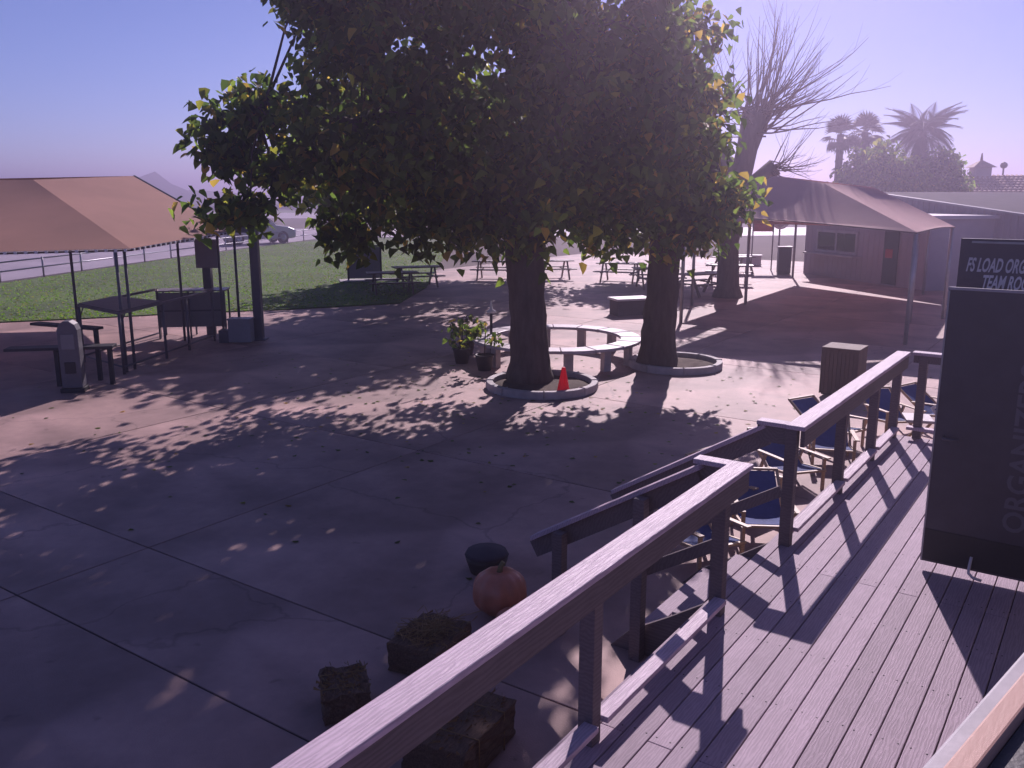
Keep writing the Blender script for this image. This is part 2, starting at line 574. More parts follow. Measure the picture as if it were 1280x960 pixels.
# concrete plaza: a dark bed with separate slabs
pb = MB()
pb.prism([dk(-6, -9)[:2], dk(46, -9)[:2], dk(46, 26)[:2], dk(-6, 26)[:2]], -0.14, -0.016)
plaza = structure('plaza', pb, M['concrete_base'])
A_CUT = [-6, -2.2, 1.7, 3.45, 4.75, 8.9, 13.1, 17.3, 21.5, 25.7, 30.5, 35.5, 40.5, 46]
B_CUT = [-9, -4.5, -0.5, 3.45, 7.75, 12.0, 16.5, 21, 26]
for i in range(len(A_CUT) - 1):
    for j in range(len(B_CUT) - 1):
        a0, a1, b0, b1 = A_CUT[i], A_CUT[i + 1], B_CUT[j], B_CUT[j + 1]
        ca_, cb_ = (a0 + a1) / 2, (b0 + b1) / 2
        gp = 0.008
        s = MB().box(-(a1 - a0) / 2 + gp, (a1 - a0) / 2 - gp, -(b1 - b0) / 2 + gp, (b1 - b0) / 2 - gp, -0.016, 0.0)
        o = s.build('slab', M['concrete'], plaza, bevel=0.006 if a1 < 18 else 0)
        o.location = dk(ca_, cb_, random.uniform(-0.003, 0.0))
        o.rotation_euler = (0, 0, DROT)
M['concrete'].node_tree.nodes['Texture Coordinate'].outputs  # object coordinates: slabs each get their own pattern

# bright concrete roadway beyond the lawn
rd = MB()
rd.prism([(-45, 29.6), (-26, 33.6), (-20.5, 35.0), (-18.7, 48), (-16.6, 60), (-14.4, 70.4), (10, 72), (60, 78), (60, 92), (0, 90), (-30, 86), (-34, 60), (-36, 44), (-60, 40)], -0.026, 0.0)
structure('road', rd, M['road'])
rw = MB().prism([(-120, 130), (90, 112), (90, 150), (-120, 168)], -0.026, -0.006)
structure('runway', rw, M['road'])
f1 = MB().prism([(-400, 160), (300, 150), (300, 172), (-400, 176)], -0.026, -0.004)
structure('grass_field', f1, M['field_green'])
f2 = MB().prism([(-700, 178), (700, 174), (700, 231), (-700, 231)], -0.026, -0.002)
structure('far_field', f2, M['field'])

# far ridge line
def ridge(name, y, peaks, base, seed, depth=160):
    r = random.Random(seed)
    xs = np.linspace(-420, 420, 181)
    rows = []
    for k, (dy, f) in enumerate(((0, 0.0), (depth * .3, 0.35), (depth * .65, 0.8), (depth, 1.0))):
        row = []
        for x in xs:
            h = base * (0.75 + 0.25 * math.sin(x * 0.03 + seed) + 0.15 * math.sin(x * 0.09 + 2 * seed))
            for px, ph, pw in peaks:
                h += ph * math.exp(-((x - px) / pw) ** 2)
            h += r.uniform(-1, 1) * 0.05 * h
            row.append((x, y + dy, -0.5 + max(0.0, h) * f))
        rows.append(row)
    m = MB()
    n = len(xs)
    vs = [p for row in rows for p in row]
    fs = [(k * n + i, k * n + i + 1, (k + 1) * n + i + 1, (k + 1) * n + i) for k in range(3) for i in range(n - 1)]
    m.add(vs, fs, True)
    return structure(name, m, M['hill'])
ridge('mountain', 232, [(-112.5, 5.6, 5), (-106, 6.4, 3.5), (-98, 2.4, 9), (-84, 1.2, 16), (120, 2, 60)], 3.4, 1.3, 40)

# tree line in the far field: one mass nobody could count
tv = MB()
for k in range(260):
    x = random.uniform(-230, 230)
    y = random.uniform(180, 225)
    hh = random.uniform(0.8, 1.7)
    w = random.uniform(2, 5)
    pr = []
    for q in range(5):
        t = q / 4
        pr.append((w * math.sin(math.pi * (0.12 + 0.86 * t)) * random.uniform(.85, 1.1), hh * t))
    tv.lathe(pr, 7, (x, y, -0.1))
tl = tv.build('far_trees', M['field_green'])
tl['kind'] = 'stuff'
tag(tl, 'dark line of distant scrub across the far field', 'trees')

# ================================================================ DECK
def deck_root(name, label, cat, group=None):
    return thing(name, label, cat, (0, 0, 0), DROT, group)

deck = deck_root('wooden_deck', 'raised deck of grey-pink composite boards along the building', 'deck')
DZ = 0.60
A0, A1 = -1.2, 11.22
bw, gap = 0.137, 0.007
b = -0.20
row = 0
while b < 2.17:
    b1 = min(b + bw, 2.2)
    cuts = [A0, 3.9 if row % 2 else 6.6, A1]
    for c0, c1 in zip(cuts[:-1], cuts[1:]):
        m = MB().box(-(c1 - c0) / 2 + .002, (c1 - c0) / 2 - .002, -(b1 - b) / 2, (b1 - b) / 2, -0.026, 0)
        m.build('board', M['board'], deck, bevel=0.004, loc=((c0 + c1) / 2, (b + b1) / 2, DZ + random.uniform(-.0012, .0012)))
    b += bw + gap
    row += 1
m = MB().box(A0, A1, -0.013, 0.013, 0.28, DZ - 0.03)
m.build('fascia', M['post_wood'], deck, loc=(0, 2.19, 0))
m = MB().box(-0.013, 0.013, -0.2, 2.17, 0.28, DZ - 0.03)
m.build('fascia', M['post_wood'], deck, loc=(A1 - 0.015, 0, 0))
for k in range(18):
    a = A0 + 0.4 + k * 0.68
    MB().box(-0.02, 0.02, -0.2, 2.17, 0.32, DZ - 0.031).build('joist', M['joist'], deck, loc=(a, 0, 0))
for a in (-0.8, 2.0, 4.8, 8.0, 10.9):
    MB().box(-0.05, 0.05, 1.95, 2.05, 0.0, 0.32).build('leg', M['joist'], deck, loc=(a, 0, 0))

scr = MB()
for k in range(18):
    for bb in np.arange(-0.20, 2.17, bw + gap):
        for q in (.028, .109):
            a_, b_ = A0 + 0.4 + k * 0.68 + random.uniform(-.008, .008), bb + q + random.uniform(-.004, .004)
            if b_ < 2.19:
                scr.lathe([(.0055, 0), (.005, .0012)], 6, (a_, b_, DZ + .0008))
so_ = scr.build('screws', M['black'], deck)
so_['kind'] = 'stuff'

def railing(name, label, a0, a1, posts, stub=None):
    r = deck_root(name, label, 'railing', 'railings round the deck')
    zc = 1.645
    L = a1 - a0
    MB().box(-L / 2, L / 2, -0.078, 0.078, -0.036, 0).build('rail_cap', M['cap'], r, bevel=0.006, loc=((a0 + a1) / 2, 2.04, zc))
    MB().box(-L / 2 + .05, L / 2 - .05, -0.018, 0.018, -0.185, -0.038).build('top_rail', M['post_wood'], r, bevel=0.003, loc=((a0 + a1) / 2, 1.99, zc))
    for p in posts:
        MB().box(-0.046, 0.046, -0.046, 0.046, 0.30, zc - 0.0375).build('post', M['post_wood'], r, bevel=0.005, loc=(p, 2.072, 0))
    ends = [a0 + .03] + list(posts)
    for e0, e1 in zip(ends[:-1], ends[1:]):
        l0, l1 = e0 + (.049 if e0 in posts else 0), e1 - .049
        if l1 - l0 > .1:
            MB().box(-(l1 - l0) / 2, (l1 - l0) / 2, -0.045, 0.045, -0.036, 0).build('lower_rail', M['cap'], r, bevel=0.004, loc=((l0 + l1) / 2, 2.03, 0.745))
    if stub:
        MB().box(-0.062, 0.062, -0.10, 0.15, -0.036, 0).build('rail_cap', M['cap'], r, bevel=0.006, loc=(stub, 2.215, zc))
        MB().box(-0.018, 0.018, -0.06, 0.19, -0.185, -0.038).build('top_rail', M['post_wood'], r, loc=(stub, 2.18, zc))
    return r
railing('deck_railing', 'nearest deck railing with wide grained cap running to the stair', -0.8, 5.80, [0.4, 2.05, 3.72, 5.52], 5.74)
railing('deck_railing', 'far deck railing between the stair and the end corner', 6.98, 11.16, [7.03, 8.62, 9.95, 11.06], 7.05)
r = deck_root('deck_railing', 'short end railing across the far end of the deck', 'railing', 'railings round the deck')
MB().box(-0.072, 0.072, -0.62, 0.62, -0.036, 0).build('rail_cap', M['cap'], r, bevel=0.006, loc=(11.23, 1.33, 1.643))
MB().box(-0.018, 0.018, -0.6, 0.6, -0.125, -0.038).build('top_rail', M['post_wood'], r, loc=(11.19, 1.33, 1.643))
MB().box(-0.045, 0.045, -0.6, 0.6, -0.036, 0).build('lower_rail', M['cap'], r, loc=(11.15, 1.33, 0.743))
for p in (1.82, 0.74):
    MB().box(-0.046, 0.046, -0.046, 0.046, 0.30, 1.605).build('post', M['post_wood'], r, bevel=0.005, loc=(11.20, p, 0))

# stair with two raking handrails
st = deck_root('wooden_stair', 'wooden stair with two raking handrails between the deck railings', 'stair')
for k, (b0, z) in enumerate(((2.215, 0.40), (2.505, 0.20))):
    for q in (0, 1):
        MB().box(-0.66, 0.66, q * .145 + .003, q * .145 + .139, -0.03, 0).build('tread', M['board'], st, bevel=0.004, loc=(6.39, b0, z))
    MB().box(-0.66, 0.66, -0.012, 0.0, z - 0.2 + .002, z - .032).build('riser', M['post_wood'], st, loc=(6.39, b0 + 0.285, 0))
for a in (5.70, 7.08):
    MB().prism_y([(0, 0), (0, 0.56), (0.02, 0.56), (0.3, 0.37), (0.62, 0.17), (0.78, 0.0)], -0.02, 0.02).build('stringer', M['post_wood'], st, loc=(a, 2.206, 0), rot=(0, 0, rad(90)))
    p0, p1 = Vector((a, 2.30, 1.60)), Vector((a, 3.72, 0.735))
    MB().obox(p0, p1, 0.14, 0.036).build('handrail', M['cap'], st, bevel=0.004)
    MB().obox(p0 - Vector((0, 0, .107)), p1 - Vector((0, 0, .107)), 0.036, 0.14).build('handrail', M['post_wood'], st)
    q0, q1 = Vector((a, 2.145, 1.045)), Vector((a, 3.62, 0.15))
    MB().obox(q0, q1, 0.036, 0.09).build('lower_handrail', M['post_wood'], st)
    for bb, zt in ((2.72, 1.30), (3.42, 0.87)):
        MB().box(-0.045, 0.045, -0.045, 0.045, 0, zt).build('stair_post', M['post_wood'], st, bevel=0.004, loc=(a + (0.10 if a > 6 else -0.10), bb, 0))

# ================================================================ BUILDING AT RIGHT (door, sign, eave)
bd = deck_root('team_building', 'dark low building beside the deck with peach fascia eave', 'building')
MB().box(2.2, 14.0, -4.4, -0.24, 0.0, 2.62).build('wall', M['siding'], bd)
for k in range(14):
    MB().box(2.2, 14.0, -0.012, 0.0, 0.012, 0.165).build('siding_board', M['siding'], bd, loc=(0, -0.226 + 0.0, 0.62 + k * 0.14))
# eave corner right below the camera, turned a little from the deck line
def eave(name, mat, off0, off1, z0, z1, bevel=0):
    p = Vector((0.612, 1.098, 0))
    d = Vector((math.sin(rad(45.5)), math.cos(rad(45.5)), 0))
    s = Vector((d.y, -d.x, 0))            # to the right
    P0, P1 = p - d * 0.9, p + d * 1.6
    q = [P0 + s * off0, P1 + s * off0, P1 + s * off1, P0 + s * off1]
    inv = Matrix.Rotation(-DROT, 3, 'Z')
    vs = [inv @ v for v in q]
    m = MB().prism([(v.x, v.y) for v in reversed(vs)], z0, z1)
    return m.build(name, mat, bd, bevel=bevel)
eave('gutter', M['gutter'], -0.045, -0.002, 2.56, 2.665, 0.006)
eave('fascia', M['peach'], 0.0, 0.034, 2.50, 2.715, 0.004)
eave('eave_roof', M['roof_dark'], 0.036, 1.2, 2.60, 2.690)
eave('roof_seam', M['steel'], 0.085, 0.092, 2.691, 2.702)
dr = MB().box(-0.022, 0.022, -0.475, 0.475, 0.0, 2.155).build('door', M['door'], bd, bevel=0.004, loc=(7.2, 0.575, 0.66))
MB().box(-0.004, 0.004, -0.477, 0.477, 0.0, 0.02).build('door_lit_edge', M['gutter'], dr, loc=(-0.0265, 0, 2.137))  # pale strip painted as the sunlit top edge of the door
MB().box(-0.004, 0.004, -0.006, 0.006, 0.0, 2.12).build('edge_strip', M['steel_pale'], dr, loc=(-0.0265, 0.468, 0.01))
MB().box(-0.003, 0.003, -0.475, 0.475, 0.0, 0.25).build('kick_plate', M['black'], dr, loc=(-0.0255, 0, 0.02))
hd = MB()
hd.tube([(0, 0.0, 0.19), (-0.03, 0.006, 0.10), (-0.04, 0.004, 0.07), (-0.05, -0.03, 0.045), (-0.05, -0.09, 0.035)], 0.011, 6)
hd.build('door_stop', M['white'], dr, loc=(-0.03, 0.12, -0.075))  # white stands in for sunlight; the stop itself sits in shade
hn = MB().tube([(0, 0, 0), (-0.06, 0, 0), (-0.06, -0.11, 0)], 0.011, 8)
hn.build('handle', M['steel'], dr, loc=(-0.024, 0.40, 1.02))
mt = Matrix(((0, 0, -1, -0.0235), (0, 1, 0, -0.20), (1, 0, 0, 0.36), (0, 0, 0, 1)))
# letters read upward: text x -> +z, text y -> +b
text_mesh('lettering', 'ORGANIZERS', 0.21, M['door_letter'], dr, mt, shear=0.0, offset=0.004, extrude=0.0012)

sg = deck_root('hanging_sign', 'black sign with white lettering FS LOAD ORGANIZERS TEAM ROOM above the door', 'sign')
MB().box(-0.02, 0.02, -0.85, 0.85, 0.0, 0.56).build('panel', M['sign_black'], sg, bevel=0.003, loc=(7.9, 0.25, 2.58))
MB().box(-0.006, 0.006, -0.85, 0.85, 0.0, 0.016).build('frame_strip', M['steel_pale'], sg, loc=(7.873, 0.17, 3.105))
for z in (2.72, 3.02):
    MB().tube([(7.95, 0.9, z), (7.95, -0.3, z)], 0.018, 6).build('bracket', M['steel'], sg)
def face_mat(a, b_, z):
    return Matrix(((0, 0, -1, a), (-1, 0, 0, b_), (0, 1, 0, z), (0, 0, 0, 1)))
text_mesh('lettering', 'FS LOAD ORGANIZERS', 0.15, M['letter'], sg, face_mat(7.8785, 1.045, 2.885) @ Matrix.Diagonal((.43, 1, 1, 1)), shear=0.32, offset=0.004)
text_mesh('lettering', 'TEAM ROOM', 0.15, M['letter'], sg, face_mat(7.8785, 0.925, 2.752) @ Matrix.Diagonal((.43, 1, 1, 1)), shear=0.32, offset=0.004)

# ================================================================ CANOPIES
def sag_patch(m, A, B, C, D, nu=22, nv=16, sag=0.05, scallop=0.0):
    """bilinear sheet A-B (bottom edge), D-C (top edge), slightly sagging"""
    A, B, C, D = map(Vector, (A, B, C, D))
    vs = []
    for j in range(nv + 1):
        v = j / nv
        for i in range(nu + 1):
            u = i / nu
            p = A.lerp(B, u).lerp(D.lerp(C, u), v)
            p.z -= sag * math.sin(math.pi * u) * math.sin(math.pi * v)
            if j == 0 and scallop:
                p.z += scallop * math.sin(math.pi * u)
            vs.append(p)
    fs = [(j * (nu + 1) + i, j * (nu + 1) + i + 1, (j + 1) * (nu + 1) + i + 1, (j + 1) * (nu + 1) + i) for j in range(nv) for i in range(nu)]
    m.add(vs, fs, False)

lc = thing('shade_canopy', 'orange-tan fabric shade canopy on steel posts at the lawn edge', 'canopy')
C_ = (-7.45, 17.35, 2.42); R_ = (-6.60, 21.05, 2.60); L_ = (-11.2, 15.75, 2.36); Q1 = (-10.15, 24.3, 3.92); Q0 = (-11.3, 21.3, 3.78)
LL = (-14.6, 14.4, 2.4); BK = (-10.2, 26.4, 2.55); BL = (-19.5, 24.5, 2.5); QL = (-16.5, 22.2, 3.75)
for nm, q in (('fabric_panel', (C_, R_, Q1, Q0)), ('fabric_panel', (LL, C_, Q0, QL)), ('fabric_panel', (BK, BL, QL, Q1)), ('fabric_panel', (R_, BK, Q1, Q1)), ('fabric_panel', (BL, LL, QL, QL))):
    m = MB(); sag_patch(m, *q, sag=0.012)
    o = m.build(nm, M['fabric'], lc)
    so = o.modifiers.new('thickness', 'SOLIDIFY'); so.thickness = 0.006; so.offset = 0
for p, q in ((C_, R_), (LL, C_)):
    p, q = Vector(p), Vector(q)
    n = max(8, int((q - p).length / 0.17))
    MB().tube([p - Vector((0, 0, .03)), q - Vector((0, 0, .03))], 0.022, 6).build('edge_cable', M['fabric_hem'], lc)
    tabs = MB()
    for k in range(n):
        c = p.lerp(q, (k + .5) / n)
        tabs.box(c.x - .03, c.x + .03, c.y - .03, c.y + .03, c.z - .055, c.z - .002)
    tabs.build('lacing', M['white'], lc)['kind'] = 'stuff'
MB().tube([Q1, R_], 0.03, 6).build('hip_pole', M['steel'], lc)
MB().tube([Vector(q) - Vector((0, 0, .05)) for q in (Q1, Q0, QL)], 0.03, 6).build('ridge_pole', M['steel'], lc)
for x, y, z in ((-7.68, 17.2, 2.36), (-7.62, 17.45, 2.42), (-7.9, 21.0, 2.6), (-6.95, 21.0, 2.5), (-6.65, 21.3, 2.5), (-9.75, 19.6, 2.7), (-14.6, 14.5, 2.4)):
    MB().tube([(x, y, 0), (x, y, z)], 0.032, 8).build('post', M['steel'], lc)
# big square post with arm
bp_ = thing('steel_column', 'thick square steel column with a side arm holding the canopy corner', 'column', (-6.12, 21.1, 0))
MB().box(-0.10, 0.10, -0.10, 0.10, 0, 2.78).build('post', M['steel'], bp_, bevel=0.008)
MB().box(-0.62, -0.10, -0.06, 0.06, 2.56, 2.72).build('arm', M['steel'], bp_, bevel=0.005)
MB().box(-0.17, 0.17, -0.17, 0.17, 0, 0.03).build('base_plate', M['steel'], bp_)
bx = thing('utility_box', 'grey utility boxes at the foot of the square steel column', 'utility box', (-6.4, 20.75, 0))
MB().box(-0.30, 0.22, -0.2, 0.15, 0.02, 0.55).build('cabinet', M['box_grey'], bx, bevel=0.01)
MB().box(-0.32, 0.24, -0.22, 0.17, 0.55, 0.58).build('lid', M['box_grey'], bx, bevel=0.006)
MB().box(-0.55, -0.31, -0.15, 0.12, 0.0, 0.30).build('side_box', M['steel'], bx, bevel=0.01)
p2 = thing('electrical_post', 'square post carrying a tall grey electrical box under the canopy', 'electrical box', (-7.55, 21.9, 0))
MB().box(-0.10, 0.10, -0.08, 0.08, 0, 2.4).build('post', M['steel'], p2, bevel=0.006)
MB().box(-0.19, 0.34, -0.24, -0.085, 1.68, 2.36).build('cabinet', M['box_grey'], p2, bevel=0.012)
MB().box(-0.165, 0.315, -0.252, -0.242, 1.70, 2.34).build('door', M['box_grey'], p2, bevel=0.004)

# packing bench: tall pipe frame with a sheet top
tb = thing('work_bench', 'tall pipe-framed work bench with dark metal top under the canopy', 'work bench', (0, 0, 0))
cA, cB, cC, cD = Vector((-7.62, 16.95, 0)), Vector((-9.0, 18.2, 0)), Vector((-7.15, 20.9, 0)), Vector((-8.6, 21.3, 0))
zt = 1.2
for p in (cA, cB, cC, cD, cA.lerp(cC, .42), cA.lerp(cC, .68)):
    MB().tube([p, p + Vector((0, 0, zt))], 0.03, 8).build('leg', M['table_steel'], tb)
for p, q in ((cA, cC), (cA, cB), (cB, cD)):
    MB().obox(p + Vector((0, 0, zt)), q + Vector((0, 0, zt)), 0.05, 0.05).build('top_rail', M['table_steel'], tb)
    MB().tube([p + Vector((0, 0, .14)), q + Vector((0, 0, .14))], 0.02, 6).build('foot_rail', M['table_steel'], tb)
mid1, mid2 = cA.lerp(cC, .42), cB.lerp(cD, .42)
MB().prism([(p.x, p.y) for p in (cA, mid1, mid2, cB)], zt + .027, zt + .045).build('top', M['table_steel'], tb)
for p, q in ((cA, cC), (cB, cA)):
    d = (q - p).normalized() * 0.22
    MB().tube([p + Vector((0, 0, zt - .26)), p + d + Vector((0, 0, zt - .02))], 0.014, 5).build('brace', M['table_steel'], tb)
cb = thing('panel_cart', 'grey panelled cart with a flat tray top behind the work bench', 'cart', (-7.75, 21.35, 0), rad(8))
MB().box(-0.85, 0.75, -0.03, 0.0, 0.28, 1.12).build('panel', M['panel_grey'], cb)
MB().box(-0.87, 0.77, -0.04, 0.62, 1.14, 1.17).build('tray', M['table_steel'], cb)
for x in (-0.83, -0.1, 0.73):
    for y in (-0.05, 0.58):
        MB().box(x - .02, x + .02, y - .02, y + .02, 0.0, 1.14).build('leg', M['steel'], cb)
MB().box(-0.83, 0.73, -0.06, -0.035, 0.66, 0.70).build('rail', M['steel'], cb)
# rounded pedestal + benches
pd = thing('pedestal_dispenser', 'dark rounded-top pedestal dispenser standing in front of the work bench', 'dispenser', (-7.86, 15.45, 0), rad(10))
MB().prism_y([(-.17, .08), (.17, .08), (.17, 1.12), (.13, 1.22), (.05, 1.28), (-.05, 1.28), (-.13, 1.22), (-.17, 1.12)], -0.13, 0.13).build('body', M['steel'], pd, bevel=0.015)
MB().box(-0.2, 0.2, -0.17, 0.17, 0, 0.08).build('base', M['black'], pd, bevel=0.01)
MB().box(-0.11, 0.11, -0.145, -0.131, 0.78, 1.05).build('front_panel', M['panel_grey'], pd, bevel=0.004)
MB().box(-0.09, 0.09, -0.15, -0.131, 0.35, 0.55).build('tray', M['black'], pd, bevel=0.004)
for (x0, y0, x1, y1, z, w, lab) in ((-9.15, 15.7, -7.35, 16.05, 0.72, 0.34, 'dark low bench table behind the rounded pedestal'), (-9.3, 17.0, -7.75, 16.35, 1.0, 0.22, 'narrow black counter board between pedestal and work bench')):
    t = thing('bench_table', lab, 'bench')
    MB().obox((x0, y0, z), (x1, y1, z), w, 0.05).build('top', M['black'], t, bevel=0.006)
    for f in (0.45, 0.95):
        p = Vector((x0, y0, 0)).lerp(Vector((x1, y1, 0)), f)
        MB().obox(p, p + Vector((0, 0, z - .026)), 0.07, 0.07).build('leg', M['black'], t)

# right canopy
rc = deck_root('shade_canopy', 'pale pink fabric shade canopy over the far concrete pad', 'canopy')
E1, E2, E3, E4 = (22.2, 9.9, 2.93), (22.0, 4.0, 2.60), (27.3, 4.0, 2.56), (27.3, 9.9, 2.8)
P1, Q, P2 = (23.9, 8.0, 3.92), (23.9, 6.75, 3.74), (25.2, 5.75, 3.62)
for q in ((E1, E2, Q, P1), (E2, E3, P2, Q), (E3, E4, P1, P2), (E4, E1, P1, P1)):
    m = MB(); sag_patch(m, *q, sag=0.07, scallop=0.03)
    o = m.build('fabric_panel', M['fabric_r'], rc)
    so = o.modifiers.new('thickness', 'SOLIDIFY'); so.thickness = 0.006; so.offset = 0
for a, b_, z in ((22.05, 4.03, 2.58), (27.2, 4.05, 2.55), (22.25, 9.8, 2.9), (27.2, 9.8, 2.8)):
    MB().tube([(a, b_, 0), (a, b_, z)], 0.05, 8).build('post', M['steel_pale'], rc)
for p, q in ((E1, E2), (E2, E3)):
    MB().tube([Vector(p).lerp(Vector(q), t) + Vector((0, 0, .05 * math.sin(math.pi * t) - .02)) for t in np.linspace(0, 1, 11)], 0.015, 5).build('edge_cable', M['fabric_hem'], rc)
rc2 = deck_root('shade_canopy', 'unseen second fabric canopy added behind the pale pink one for its shadow', 'canopy')  # out of view, added to carry the canopy shadow back across the pad
E1, E2, E3, E4 = (25.9, 11.2, 2.60), (25.9, 4.9, 2.56), (33.7, 5.5, 2.36), (37.3, 11.6, 2.36)
P1, P2 = (31.5, 8.6, 2.85), (32.0, 7.6, 2.85)
for q in ((E1, E2, P2, P1), (E2, E3, P2, P2), (E3, E4, P1, P2), (E4, E1, P1, P1)):
    m = MB(); sag_patch(m, *q, sag=0.05)
    o = m.build('fabric_panel', M['fabric_r'], rc2)
    so = o.modifiers.new('thickness', 'SOLIDIFY'); so.thickness = 0.006; so.offset = 0
for a, b_ in ((26.0, 11.1), (26.0, 4.7), (33.5, 5.7), (37.1, 11.4)):
    MB().tube([(a, b_, 0), (a, b_, 2.36)], 0.05, 8).build('post', M['steel_pale'], rc2)

# ================================================================ SHED, METAL BUILDING, HOUSE
sh = thing('snack_shed', 'lavender-grey shed with a long serving window and red-signed door', 'shed', (12.85, 39.0, 0), math.atan2(31.76 - 38.78, 15.02 - 12.99))
LSH = 7.5
MB().box(0, LSH, 0.0, 3.6, 0.0, 2.55).build('wall', M['shed_wall'], sh)
MB().box(-0.2, LSH + .2, -0.25, 3.8, 2.553, 2.68).build('roof', M['shed_trim'], sh, bevel=0.01)
for k in range(24):
    MB().box(0, 0.02, -0.012, -0.001, 0.02, 2.5).build('batten', M['shed_wall'], sh, loc=(0.15 + k * 0.31, 0, 0))
w = MB()
w.box(0.85, 3.55, -0.05, -0.014, 1.85, 1.95); w.box(0.85, 3.55, -0.05, -0.014, 1.02, 1.12); w.box(0.85, 0.95, -0.05, -0.014, 1.12, 1.85); w.box(3.45, 3.55, -0.05, -0.014, 1.12, 1.85); w.box(2.15, 2.23, -0.05, -0.014, 1.12, 1.85)
wf = w.build('window', M['shed_trim'], sh)
MB().box(0.951, 3.449, -0.03, -0.016, 1.121, 1.849).build('pane', M['glass'], wf)
MB().box(0.6, 3.9, -0.5, -0.052, 0.93, 0.99).build('counter', M['counter'], sh, bevel=0.01)
d = MB().box(5.15, 5.95, -0.05, -0.014, 0.05, 2.05).build('door', M['black'], sh, bevel=0.01)
MB().box(5.28, 5.68, -0.062, -0.052, 1.05, 1.38).build('notice', M['red'], d)
mw = thing('metal_building', 'grey corrugated metal building behind the pale canopy', 'building', (15.3, 39.2, 0), math.atan2(-7.0, 2.4))
LM = 12.0
def mz(t): return 3.47 - 0.098 * t
MB().prism_y([(0, 0), (LM, 0), (LM, mz(LM)), (0, mz(0))], 0.03, 12.0).build('wall', M['metal_wall'], mw)
for k in range(40):
    t = 0.1 + k * 0.30
    MB().prism_y([(t, 0), (t + .09, 0), (t + .09, mz(t)), (t, mz(t))], 0.0, 0.028).build('rib', M['metal_wall'], mw)
MB().prism_y([(0, mz(0) + .005), (LM, mz(LM) + .005), (LM, mz(LM) + .03), (0, mz(0) + .03)], 0.13, 12.1).build('roof', M['roof_grey'], mw)
MB().obox((-.2, 0.0, mz(-.2) + .05), (LM, 0.0, mz(LM) + .05), 0.25, 0.08).build('roof_trim', M['gutter'], mw)
hs = thing('tiled_house', 'distant house with a clay tile roof and a small cupola', 'house', (33.5, 60, 0), rad(-6))
MB().box(-4.0, 14, 0, 9, 0, 3.1).build('wall', M['stucco'], hs)
rm = MB()
rm.add([(-4.5, -.6, 3.0), (14.5, -.6, 3.0), (14.5, 4.5, 4.6), (-4.5, 4.5, 4.6), (-4.5, 9.6, 3.0), (14.5, 9.6, 3.0)], [(0, 1, 2, 3), (3, 2, 5, 4), (0, 3, 4), (1, 5, 2)])
roof = rm.build('roof', M['tile'], hs)
tm = MB()
for i in range(60):
    x = -4.4 + i * 0.315
    for j in range(9):
        y0 = -0.6 + j * 0.56
        z0 = 3.03 + (y0 + .6) / 5.1 * 1.6
        tm.tube([(x, y0, z0 + .05), (x, y0 + .62, z0 + .2)], [0.12, 0.10], 5, cap=True)
tiles = tm.build('roof_tiles', M['tile'], roof)
tiles['kind'] = 'stuff'
MB().box(-0.55, 0.55, 3.9, 5.0, 4.2, 5.2).build('cupola', M['stucco'], hs, loc=(-0.6, 0, 0))
cr_ = MB(); cr_.add([(-.8, 3.6, 5.2), (.8, 3.6, 5.2), (.8, 5.3, 5.2), (-.8, 5.3, 5.2), (0, 4.45, 5.75)], [(0, 1, 4), (1, 2, 4), (2, 3, 4), (3, 0, 4), (3, 2, 1, 0)])
cr_.build('cupola_roof', M['tile'], hs, loc=(-0.6, 0, 0))
MB().tube([(-.6, 4.45, 5.7), (-.6, 4.45, 6.2)], [.1, .04], 6).build('finial', M['tile'], hs)
MB().lathe([(.02, 0), (.2, .1), (.26, .25), (.2, .4), (.02, .5)], 10, (0.95, 4.45, 5.1)).build('roof_vent', M['steel'], hs)
MB().tube([(0.95, 4.45, 4.5), (0.95, 4.45, 5.12)], .06, 6).build('vent_pipe', M['steel'], hs)

# pole fence along the road
fn = thing('pipe_fence', 'low white pipe fence between the lawn and the roadway', 'fence')
FP = [(-26, 33.0), (-20.2, 34.8), (-18.45, 48), (-16.3, 60), (-14.1, 70), (-8, 71)]
tot = 0
for p, q in zip(FP[:-1], FP[1:]):
    p, q = Vector(p + (0,)), Vector(q + (0,))
    n = max(1, round((q - p).length / 2.9))
    for z in (0.78, 0.42):
        MB().tube([p + Vector((0, 0, z)), q + Vector((0, 0, z))], 0.03, 6).build('rail', M['steel_pale'], fn)
    for k in range(n):
        c = p.lerp(q, k / n)
        MB().tube([c, c + Vector((0, 0, .84))], 0.04, 6).build('post', M['steel_pale'], fn)

